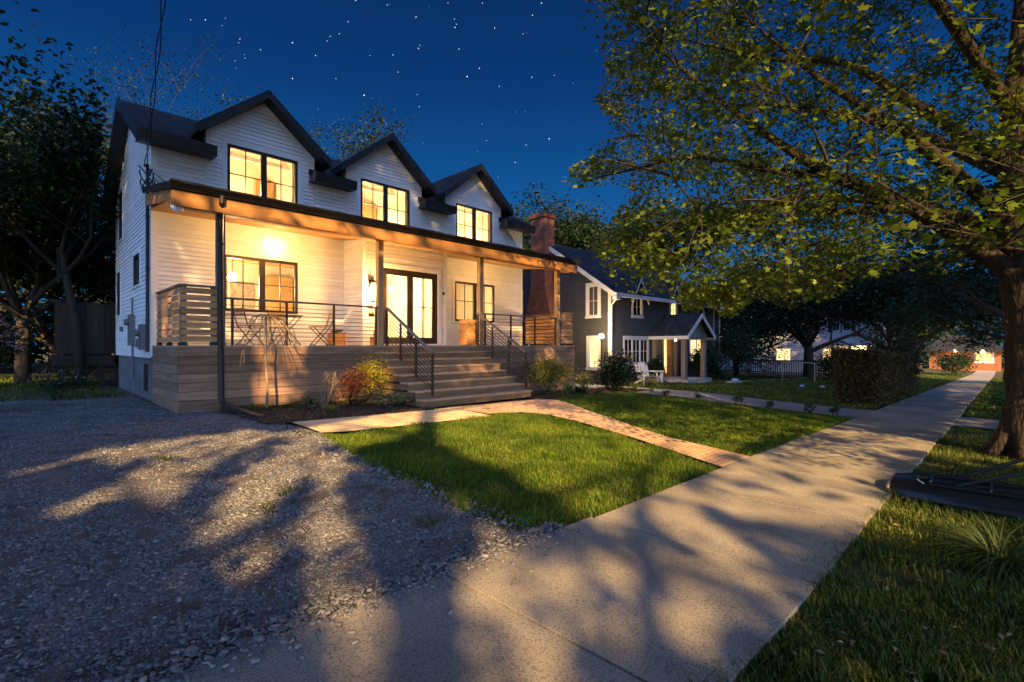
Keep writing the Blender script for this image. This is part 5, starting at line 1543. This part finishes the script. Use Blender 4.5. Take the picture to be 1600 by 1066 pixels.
m.build('stem', M['twig'], hd_)

# shrubs around the navy house and beyond
for (x, y, r, lab) in ((25.6, 11.2, (1.3, .9, .75), 'dark low mound of shrub right of the entry porch'), (28.6, 10.9, (2.0, 1.4, 1.5), 'large dark shrub at the far end of the navy house'), (32.4, 11.2, (2.4, 2.0, 2.0), 'big dark bush between navy house and tree'),
                       (34.5, 7.0, (1.7, 1.3, 1.1), 'dark bush behind the toy goal'), (30.5, 3.6, (2.4, 1.0, 1.2), 'rounded dark bush behind the clipped hedge'), (40, 5.2, (2.6, 1.8, 2.0), 'tall dark bush near the far sidewalk'), (21.6, 11.9, (.5, .4, .5), 'small dark shrub left of the front door')):
    shrub('garden_shrub', (x, y), r, 4200, 'leaf_dark', lab, size=.13, rng=rp, k=22, stems=6, group='dark shrubs of the further gardens', h0=.05)

# white house further on, with railing fence
WX, WY, WB = 44.7, 7.0, 15.5; wz = gzf(WX, 9)
wh = empty('white_house', (WX, WY, wz), 'white two storey house with lit porch and windows behind the dark tree', 'house')
PW = XP(WX); m = MB()
wwin = [(12.4, 13.6, .10, 1.25, 'curtain'), (9.15, 10.2, .10, 1.25, 'curtain'), (8.3, 8.85, 2.55, 3.9, 'dark_pane'), (9.0, 9.5, 2.55, 3.9, 'dark_pane'), (13.2, 14.2, 2.5, 3.8, 'dark_pane')]
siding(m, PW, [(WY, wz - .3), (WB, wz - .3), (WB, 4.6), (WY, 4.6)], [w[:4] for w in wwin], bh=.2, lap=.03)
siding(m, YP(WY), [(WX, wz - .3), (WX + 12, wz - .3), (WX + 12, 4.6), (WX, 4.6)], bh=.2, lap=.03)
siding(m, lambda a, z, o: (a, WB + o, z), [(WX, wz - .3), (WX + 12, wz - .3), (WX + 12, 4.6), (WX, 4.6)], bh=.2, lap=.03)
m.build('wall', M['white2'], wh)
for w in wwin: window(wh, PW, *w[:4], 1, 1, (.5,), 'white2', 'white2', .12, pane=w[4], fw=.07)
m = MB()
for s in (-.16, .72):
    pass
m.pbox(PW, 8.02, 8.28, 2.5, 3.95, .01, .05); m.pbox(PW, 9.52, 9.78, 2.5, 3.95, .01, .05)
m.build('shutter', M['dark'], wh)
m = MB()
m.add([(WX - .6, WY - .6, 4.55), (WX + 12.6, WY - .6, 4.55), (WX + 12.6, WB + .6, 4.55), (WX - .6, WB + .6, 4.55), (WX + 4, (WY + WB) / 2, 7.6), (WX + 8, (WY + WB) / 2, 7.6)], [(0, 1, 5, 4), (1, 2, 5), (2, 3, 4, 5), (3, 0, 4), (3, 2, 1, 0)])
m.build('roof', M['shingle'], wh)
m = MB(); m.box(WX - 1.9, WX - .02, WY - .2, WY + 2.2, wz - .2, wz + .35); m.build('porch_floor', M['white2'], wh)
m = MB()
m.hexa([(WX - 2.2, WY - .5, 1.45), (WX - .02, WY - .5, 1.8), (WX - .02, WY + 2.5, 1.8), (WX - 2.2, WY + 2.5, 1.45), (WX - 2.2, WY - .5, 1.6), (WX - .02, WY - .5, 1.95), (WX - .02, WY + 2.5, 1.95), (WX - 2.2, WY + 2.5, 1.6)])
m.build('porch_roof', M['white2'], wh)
for y in (WY - .1, WY + 1.0, WY + 2.1):
    m = MB(); m.box(WX - 1.9, WX - 1.68, y - .1, y + .1, wz + .35, 1.45); m.build('porch_column', M['white2'], wh)
m = MB(); m.ball((WX - .9, WY + .5, 1.35), .10, 8); m.build('porch_lamp', M['bulb_soft'], wh, True)
point_light('porch_lamp_light', (WX - .9, WY + .5, 1.15), 45, (1, .66, .30), .1, wh)
fn = empty('railing_fence', (41, 11, gzf(41, 11)), 'dark red baluster railing fence before the white house', 'fence')
m = MB(); y = 8.6
while y < 14.6:
    m.box(40.98, 41.02, y, y + .05, gzf(41, y) - .1, gzf(41, y) + 1.0); y += .16
m.build('baluster', M['red_rail'], fn)
m = MB(); m.box(40.95, 41.05, 8.5, 14.7, gzf(41, 11) + 1.0, gzf(41, 11) + 1.1); m.box(40.96, 41.04, 8.5, 14.7, gzf(41, 11) + .12, gzf(41, 11) + .2); m.build('rail', M['red_rail'], fn)
# second white house glimpsed left of the tree
VX = 50.0; vz = gzf(VX, 18)
vh = empty('white_gabled_house', (VX, 20, vz), 'pale house glimpsed between navy house and dark tree', 'house')
m = MB(); siding(m, XP(VX), [(17.5, vz), (26, vz), (26, 4.0), (21.7, 7.2), (17.5, 4.0)], bh=.22, lap=.03); siding(m, YP(17.5), [(VX, vz), (VX + 9, vz), (VX + 9, 4.0), (VX, 4.0)], bh=.22, lap=.03); m.build('wall', M['white2'], vh)
m = MB(); m.hexa([(VX - .4, 17.0, 3.7), (VX + 9, 17.0, 3.7), (VX + 9, 21.7, 7.2), (VX - .4, 21.7, 7.2), (VX - .4, 17.0, 3.9), (VX + 9, 17.0, 3.9), (VX + 9, 21.7, 7.4), (VX - .4, 21.7, 7.4)]); m.hexa([(VX - .4, 21.7, 7.2), (VX + 9, 21.7, 7.2), (VX + 9, 26.4, 3.7), (VX - .4, 26.4, 3.7), (VX - .4, 21.7, 7.4), (VX + 9, 21.7, 7.4), (VX + 9, 26.4, 3.9), (VX - .4, 26.4, 3.9)]); m.build('roof', M['shingle'], vh)
# lit house where the street ends
QX = 86.0; qz = gzf(QX, 4)
qh = empty('orange_house', (QX, 5, qz), 'low orange clapboard house glowing at the far end of the sidewalk', 'house')
m = MB(); siding(m, XP(QX), [(.4, qz - .3), (7.2, qz - .3), (7.2, .75), (.4, .75)], [(1.1, 2.7, -.7, .45)], bh=.25, lap=.03); siding(m, YP(.4), [(QX, qz - .3), (QX + 8, qz - .3), (QX + 8, .75), (QX, .75)], bh=.25); m.build('wall', M['orange_wall'], qh)
window(qh, XP(QX), 1.1, 2.7, -.7, .45, 2, 1, (.5,), 'white2', 'white2', .12, pane='far_glow', fw=.08)
m = MB(); m.hexa([(QX - .8, -.2, .7), (QX + 8, -.2, .7), (QX + 8, 7.8, .7), (QX - .8, 7.8, .7), (QX + 2.5, 1.5, 2.8), (QX + 6, 1.5, 2.8), (QX + 6, 6, 2.8), (QX + 2.5, 6, 2.8)]); m.build('roof', M['shingle'], qh)
for y in (4.6, 2.0):
    m = MB(); m.ball((QX - .5, y, .7), .20, 8); m.build('wall_lamp', M['bulb_soft'], qh, True)
    point_light('wall_lamp_light', (QX - 1.2, y, .8), 45, (1, .5, .16), .2, qh)
# lit shed window deep in the back garden
sx_, sy_ = -3.4, 31; szz = gzf(sx_, sy_)
sh = empty('garden_shed', (sx_, sy_, szz), 'small dark shed with one lit window deep behind the left trees', 'shed')
m = MB(); siding(m, YP(31), [(-5, szz), (-1.6, szz), (-1.6, 2.2), (-5, 2.2)], [(-3.6, -2.7, .75, 1.35)], bh=.2); m.hexa([(-5.2, 30.7, 2.2), (-1.4, 30.7, 2.2), (-1.4, 33.5, 3.2), (-5.2, 33.5, 3.2), (-5.2, 30.7, 2.3), (-1.4, 30.7, 2.3), (-1.4, 33.5, 3.3), (-5.2, 33.5, 3.3)])
m.build('wall', M['navy'], sh)
window(sh, YP(31), -3.6, -2.7, .75, 1.35, 1, 1, (.5,), 'dark', 'dark', .05, pane='far_glow', fw=.04)

# ================================================================== trees
tree('shade_tree', (1.35, 19.6), 10.4, 3.9, 15000, 'leaf_dark', 'tall dark leafy tree with forked trunk at the back of the drive', 101, size=.17, trunk_r=.105, bark='twig', lean=(-.5, .1), z_crown=.40, group='dark trees behind the drive', xmax=1.7)
tree('shade_tree', (.1, 23.0), 10.8, 4.4, 15000, 'leaf_dark', 'dark tree at the left edge behind the blossoming shrub', 102, size=.21, z_crown=.22, group='dark trees behind the drive')
tree('shade_tree', (-.8, 25.5), 10.5, 4.8, 13000, 'leaf_dark', 'dark tree in the second row behind the forked tree', 103, size=.23, z_crown=.2, group='dark trees behind the drive')
tree('shade_tree', (-7.5, 26), 10, 5.0, 12000, 'leaf_dark', 'dark tree furthest left in the back garden', 104, size=.24, z_crown=.2, group='dark trees behind the drive')
tree('shade_tree', (1.2, 33), 10.5, 5.2, 12000, 'leaf_dark', 'dark tree furthest back behind the wooden back deck', 105, size=.26, z_crown=.15, group='dark trees behind the drive')
tree('bare_tree', (4.0, 24.5), 15.5, 4.6, 15000, 'leaf_dark', 'twiggy nearly bare treetop above the left end of the roof', 111, size=.075, trunk_r=.12, bark='twig', kids=(5, 5, 4), group='treetops above the roof')
tree('bare_tree', (6.3, 25.5), 14.6, 4.2, 12000, 'leaf_dark', 'small twiggy treetop between the roof end and first dormer', 112, size=.075, trunk_r=.10, bark='twig', kids=(5, 5, 4), group='treetops above the roof')
tree('leafy_tree', (10.7, 25.0), 17.0, 4.0, 26000, 'leaf_dark', 'leafy treetop above the roof between first and second dormer', 113, size=.13, group='treetops above the roof')
tree('leafy_tree', (34.2, 26.5), 17.0, 5.6, 16000, 'leaf_dark', 'green treetop right of the brick chimney', 114, size=.26, group='trees behind the navy house')
tree('leafy_tree', (30.5, 29.0), 16.0, 5.0, 14000, 'leaf_dark', 'green treetop left of the brick chimney', 115, size=.26, group='trees behind the navy house')
tree('bare_tree', (38.5, 22.5), 16.0, 5.0, 1500, 'leaf_mid', 'thin twiggy tree behind the navy roof', 116, size=.16, kids=(5, 5, 4), group='trees behind the navy house')
tree('garden_tree', (37.3, 9.3), 8.8, 5.2, 16000, 'leaf_dark', 'dark spreading tree standing before the white house', 121, size=.20, trunk_r=.30, z_crown=.24, group='dark trees along the street')
tree('garden_tree', (33.5, 4.4), 8.2, 4.2, 15000, 'leaf_dark', 'dark tree leaning over the sidewalk behind the hedge', 122, size=.2, trunk_r=.2, z_crown=.30, group='dark trees along the street')
tree('garden_tree', (46.0, 5.0), 9.0, 4.6, 16000, 'leaf_dark', 'dark tree beside the porch of the white house', 123, size=.22, trunk_r=.22, z_crown=.30, group='dark trees along the street')
tree('garden_tree', (58.0, 5.6), 9.0, 5.4, 16000, 'leaf_mid', 'tree before the glowing house at the street end', 124, size=.26, trunk_r=.26, z_crown=.22, group='dark trees along the street')
tree('garden_tree', (24.0, -1.2), 9.5, 5.0, 9000, 'leaf_dark', 'next street tree along the verge behind the maple', 125, size=.2, trunk_r=.28, z_crown=.30, group='dark trees along the street')
tree('garden_tree', (42.0, -1.0), 9.5, 4.8, 9000, 'leaf_dark', 'far street tree along the verge', 126, size=.24, trunk_r=.28, z_crown=.30, group='dark trees along the street')
tree('garden_tree', (52, 14), 10.5, 5.4, 9000, 'leaf_dark', 'dark tree rising behind the white house', 127, size=.28, trunk_r=.26, z_crown=.25, group='dark trees along the street')
tree('garden_tree', (36.0, 13.5), 9.0, 4.2, 16000, 'leaf_dark', 'dense dark tree filling the gap between navy house and white house', 128, size=.22, trunk_r=.2, z_crown=.10, group='dark trees along the street')
for i, (x, y, r, lab) in enumerate(((66, 3.4, (3.0, 1.6, 1.3), 'low dark bush before the glowing house'), (70, 7.5, (3.0, 2.4, 2.2), 'tall dark bush left of the glowing house'))):
    shrub('garden_shrub', (x, y), r, 3000, 'leaf_dark', lab, size=.2, rng=rp, k=22, stems=6, group='dark shrubs of the further gardens', h0=.05)
for (x, y), lab in zip([(1.5, 4.55), (1.85, 4.9), (2.45, 3.4), (1.2, 6.9)], ['tuft of weeds in the middle of the gravel', 'smaller tuft of weeds just behind the one in the gravel', 'tuft of weeds in the gravel near the lawn corner', 'tuft of weeds far up the gravel drive']):
    straps('weed_tuft', (x, y), 34, .10, .005, 'leaf_mid', lab, rp, 1.0)
# far woods closing the view
rf_ = np.random.default_rng(9)
P = []
for (x0, x1, y0, y1, h, n) in ((95, 112, -40, 70, 13, 34000), (60, 92, 24, 60, 11, 24000), (-45, -9, 24, 44, 10, 20000), (-10, 32, 36, 50, 7.5, 14000)):
    q = np.stack([rf_.uniform(x0, x1, n), rf_.uniform(y0, y1, n), rf_.uniform(0, 1, n)], -1)
    hh = h * (.72 + .18 * np.sin(q[:, 0] * .31 + q[:, 1] * .43) + .12 * np.sin(q[:, 0] * .9 - q[:, 1] * 1.1))
    q[:, 2] = q[:, 2] ** .8 * hh + gz(q[:, 0], q[:, 1]); P.append(q)
P = np.concatenate(P)
o = leaves('distant_woods', P, .62, M['leaf_dark'], None, rf_, 'oval', .2)
tag(o, 'dark distant woods closing the horizon', 'woods', None, 'stuff')

# ------------------------------------------------------------------ unseen trees added across the street: crowns cut to shade facade and dapple ground
def ground_pt(px, py):
    u = (px - 800) / 771; v = (py - 540) / 771; d = EYE / v
    for _ in range(12):
        X, Y = d * (1 + u) / math.sqrt(2), d * (1 - u) / math.sqrt(2); d = (EYE - gzf(X, Y)) / v
    return (X, Y)
LIT = [
    ([(455, 668), (640, 640), (840, 622), (960, 628), (1150, 650), (1300, 662), (1180, 705), (1130, 730), (1050, 768), (965, 832), (880, 790), (790, 740), (690, 700), (640, 682), (560, 700), (500, 692), (440, 676)], .992),
    ([(1140, 728), (1330, 672), (1440, 688), (1400, 770), (1335, 838), (1200, 826), (1060, 786)], .975),
    ([(1360, 790), (1420, 790), (1600, 830), (1590, 900), (1480, 872), (1345, 850)], .95),
    ([(1420, 705), (1540, 700), (1600, 740), (1420, 740)], .7),
    ([(770, 900), (850, 900), (1010, 1000), (1020, 1066), (950, 1030)], .92),
    ([(910, 845), (1010, 845), (1150, 900), (1060, 905)], .7),
    ([(30, 730), (220, 684), (215, 694), (60, 735)], .99),
    ([(70, 800), (200, 735), (385, 664), (450, 672), (300, 740), (120, 800)], .99),
    ([(380, 690), (560, 690), (560, 745), (440, 770), (390, 740)], .86),
    ([(270, 790), (420, 770), (440, 840), (330, 860)], .72),
    ([(520, 770), (560, 790), (590, 950), (530, 960), (480, 860)], .78),
    ([(1200, 930), (1330, 930), (1330, 990), (1230, 1000)], .5),
    ([(1500, 720), (1600, 720), (1600, 560), (1520, 560)], .7),
]
DARK = [ground_pt(a, b) for a, b in [(530, 735), (560, 735), (720, 850), (700, 930), (600, 960), (570, 860)]]
LIT = [([ground_pt(max(a, 5), max(b, 585)) for a, b in p], q) for p, q in LIT]
rsd = np.random.default_rng(31)
SUNX = LD.x / -LD.z; SUNY = LD.y / -LD.z
def shade_keep(C):  # drops leaves of the added trees that would shade the chosen sunlit areas
    H = np.stack([C[:, 0] + SUNX * (C[:, 2] + .05), C[:, 1] + SUNY * (C[:, 2] + .05)], -1)
    lit = np.zeros(len(C))
    for poly, q in LIT: lit = np.maximum(lit, inside(H, poly) * q)
    ax = .82 * H[:, 0] - .57 * H[:, 1]; al = .57 * H[:, 0] + .82 * H[:, 1]
    gn = np.sin(ax * 3.4 + 1.1 * np.sin(al * .8)) * (.6 + .6 * np.sin(al * 1.3 + ax)) + .6 * np.sin(ax * 7.1 + 1.5 * np.sin(al * .9 + 2))
    dark = inside(H, DARK)
    near_f = np.clip((H[:, 1] - 3.6) / 1.2, 0, 1)
    grav = (H[:, 0] > .8) & (H[:, 0] < 3.0) & (H[:, 1] > 1.0) & (H[:, 1] < 8.6) & ~dark
    lit = np.maximum(lit, grav * np.where(gn > .05, .88 + .105 * near_f, np.where(gn > -.45, .74 + .17 * near_f, .5)))
    walk = (H[:, 1] > .9) & (H[:, 1] < 2.6) & (H[:, 0] > 1) & (H[:, 0] < 5)
    lit = np.maximum(lit, walk * np.where(gn > .45, .93, .30))
    # gaps cut in the added crowns let low light reach the maple and trunk
    t = (TX - 1.5 - C[:, 0]) / LD.x
    hy = C[:, 1] + LD.y * t; hz__ = C[:, 2] + LD.z * t
    lit = np.maximum(lit, ((np.abs(hy - 2.0) < 5.0) & (hz__ > .3) & (hz__ < 9.5)) * .965)
    # another cut gap lets a low beam reach the cedar fascia of the porch
    tf = (11.05 - C[:, 1]) / LD.y; xf = C[:, 0] + LD.x * tf; zf_ = C[:, 2] + LD.z * tf
    lit = np.maximum(lit, ((xf > 2.3) & (xf < 14.4) & (zf_ > 3.98) & (zf_ < 4.44)) * .975)
    def cross_y(Y):
        t = (Y - C[:, 1]) / LD.y; return C[:, 0] + LD.x * t, C[:, 2] + LD.z * t
    def cross_x(X):
        t = (X - C[:, 0]) / LD.x; return C[:, 1] + LD.y * t, C[:, 2] + LD.z * t
    for Y, x0, x1, z0, z1, q in ((10.2, 6.3, 10.0, .1, 1.35, .6), (10.4, 4.7, 6.4, .15, 1.2, .97), (10.0, 11.0, 13.0, .1, 1.3, .97), (11.8, 9.65, 10.25, 1.4, 2.3, .95), (13.7, 2.2, 4.2, 1.6, 4.5, .85), (9.3, 14.0, 15.6, .1, 1.2, .5), (10.6, 3.0, 4.2, .4, 2.2, .96)):
        xx, zz = cross_y(Y); lit = np.maximum(lit, ((xx > x0) & (xx < x1) & (zz > z0) & (zz < z1)) * q)
    for X, y0, y1, z0, z1, q in ((2.25, 11.4, 13.7, 1.5, 2.7, .92), (14.45, 11.5, 13.7, 1.5, 2.7, .95)):
        yy, zz = cross_x(X); lit = np.maximum(lit, ((yy > y0) & (yy < y1) & (zz > z0) & (zz < z1)) * q)
    return rsd.uniform(size=len(C)) > lit
def shade_maple(loc, h, r, n, label, seed, ls=.40):
    rng = np.random.default_rng(seed); x, y = loc; z = -.1
    root = empty('unseen_shade_tree', (x, y, z), label, 'tree', 'unseen trees added to shade the scene')
    m = MB(); m.tube([(x, y, z - .1), (x, y, z + 3), (x + .2, y, h * .6), (x, y, h * .92)], [.32, .26, .16, .04], 10)
    for k in range(14):
        t = k * 2.4; zz = h * (.3 + .04 * k); L = r * rng.uniform(.6, .9)
        m.tube([(x, y, zz), (x + L * .5 * math.cos(t), y + L * .5 * math.sin(t), zz + L * .35), (x + L * math.cos(t), y + L * math.sin(t), zz + L * .5)], [.10, .06, .02], 6)
    m.build('trunk', M['bark_dark'], root, True)
    d = rng.normal(size=(n, 3)); d /= np.linalg.norm(d, axis=1)[:, None]
    C = np.array((x, y, h * .60)) + d * np.array((r, r, h * .42)) * (rng.uniform(.0, 1, n) ** (1 / 2.6))[:, None]
    C = C[(C[:, 2] > 2.4) & shade_keep(C)]
    dd_ = np.hypot(C[:, 0], C[:, 1]); C = C[(dd_ > 3) & ~((C[:, 0] + C[:, 1] > .5) & (np.abs(C[:, 0] - C[:, 1]) < 1.3 * (C[:, 0] + C[:, 1])) & (C[:, 2] < 2.2 + .56 * (C[:, 0] + C[:, 1])))]
    leaves('crown', C, ls, M['leaf_mid'], root, rng, 'oval', .1)
shade_maple((-8.0, -1.0), 21, 7.5, 60000, 'unseen broad shade tree added on the verge behind the camera side of the drive', 201, .27)
shade_maple((-9.2, -13.0), 30, 9.0, 78000, 'unseen tall shade tree added across the street facing the white house', 202, .28)
shade_maple((2.0, -14.0), 29, 8.5, 36000, 'unseen tall shade tree added across the street facing the steps', 203)
shade_maple((-17.0, -12.0), 25, 8.5, 28000, 'unseen tall shade tree added across the street up the road', 204)
shade_maple((11.0, -13.5), 26, 8.0, 30000, 'unseen tall shade tree added across the street facing the maple', 205)
shade_maple((20.0, -13.0), 22, 8.0, 22000, 'unseen tall shade tree added across the street facing the driveway apron', 206)
shade_maple((31.0, -13.0), 20, 8.0, 20000, 'unseen tall shade tree added across the street facing the hedge', 207)
shade_maple((-27.0, -13.0), 17, 7.5, 16000, 'unseen tall shade tree added across the street furthest up the road', 208)
shade_maple((-16.0, 1.0), 14, 6.0, 14000, 'unseen broad shade tree added on the lot left of the drive', 209)

# ------------------------------------------------------------------ stars
BRIGHT = [(457, 67, 1.2), (457, 123, 1.3), (569, 149, 1.5), (730, 120, 1.5), (749, 107, 1.1), (650, 27, 1.1), (711, 43, 1.2), (858, 217, 1.5), (831, 121, 1.1), (846, 5, 1.2), (832, 24, .9), (773, 44, 1.0), (754, 5, .9), (622, 113, .9), (493, 87, 1.0),
          (544, 34, .9), (654, 76, 1.0), (321, 31, 1.0), (780, 135, .9), (805, 254, 1.0), (822, 227, .9), (655, 167, .9), (652, 148, .8), (817, 53, .8), (614, 86, .9), (525, 123, .8), (511, 64, .8), (516, 57, .8), (530, 53, .8), (407, 78, .9), (375, 61, .8),
          (373, 67, .7), (556, 1, .9), (710, 30, .9), (713, 38, .9), (700, 5, .8), (717, 77, .8), (866, 118, .8), (753, 194, .7), (760, 220, .7), (1032, 20, 1.1), (605, 8, .8), (656, 71, .8), (578, 87, .7), (347, 40, .7), (298, 31, .7), (367, 95, .7), (383, 91, .7)]
ms = MB(); rs2 = random.Random(4)
def star(px, py, r):
    p = at(px, py, 700.0); r *= p.length / 700 * .50
    ms.add([p + Vector(v) * r for v in ((1, 0, 0), (-1, 0, 0), (0, 1, 0), (0, -1, 0), (0, 0, 1), (0, 0, -1))],
           [(0, 2, 4), (2, 1, 4), (1, 3, 4), (3, 0, 4), (2, 0, 5), (1, 2, 5), (3, 1, 5), (0, 3, 5)])
for s in BRIGHT: star(*s)
ms.mi = 1
for _ in range(220):
    px = rs2.uniform(-300, 1900); py = rs2.uniform(-500, 300) if rs2.random() < .8 else rs2.uniform(200, 380)
    star(px, py, rs2.uniform(.5, .85))
tag(ms.build('stars', [M['star'], M['star_dim']]), 'scattered white stars in the deep blue night sky', 'stars', None, 'stuff')
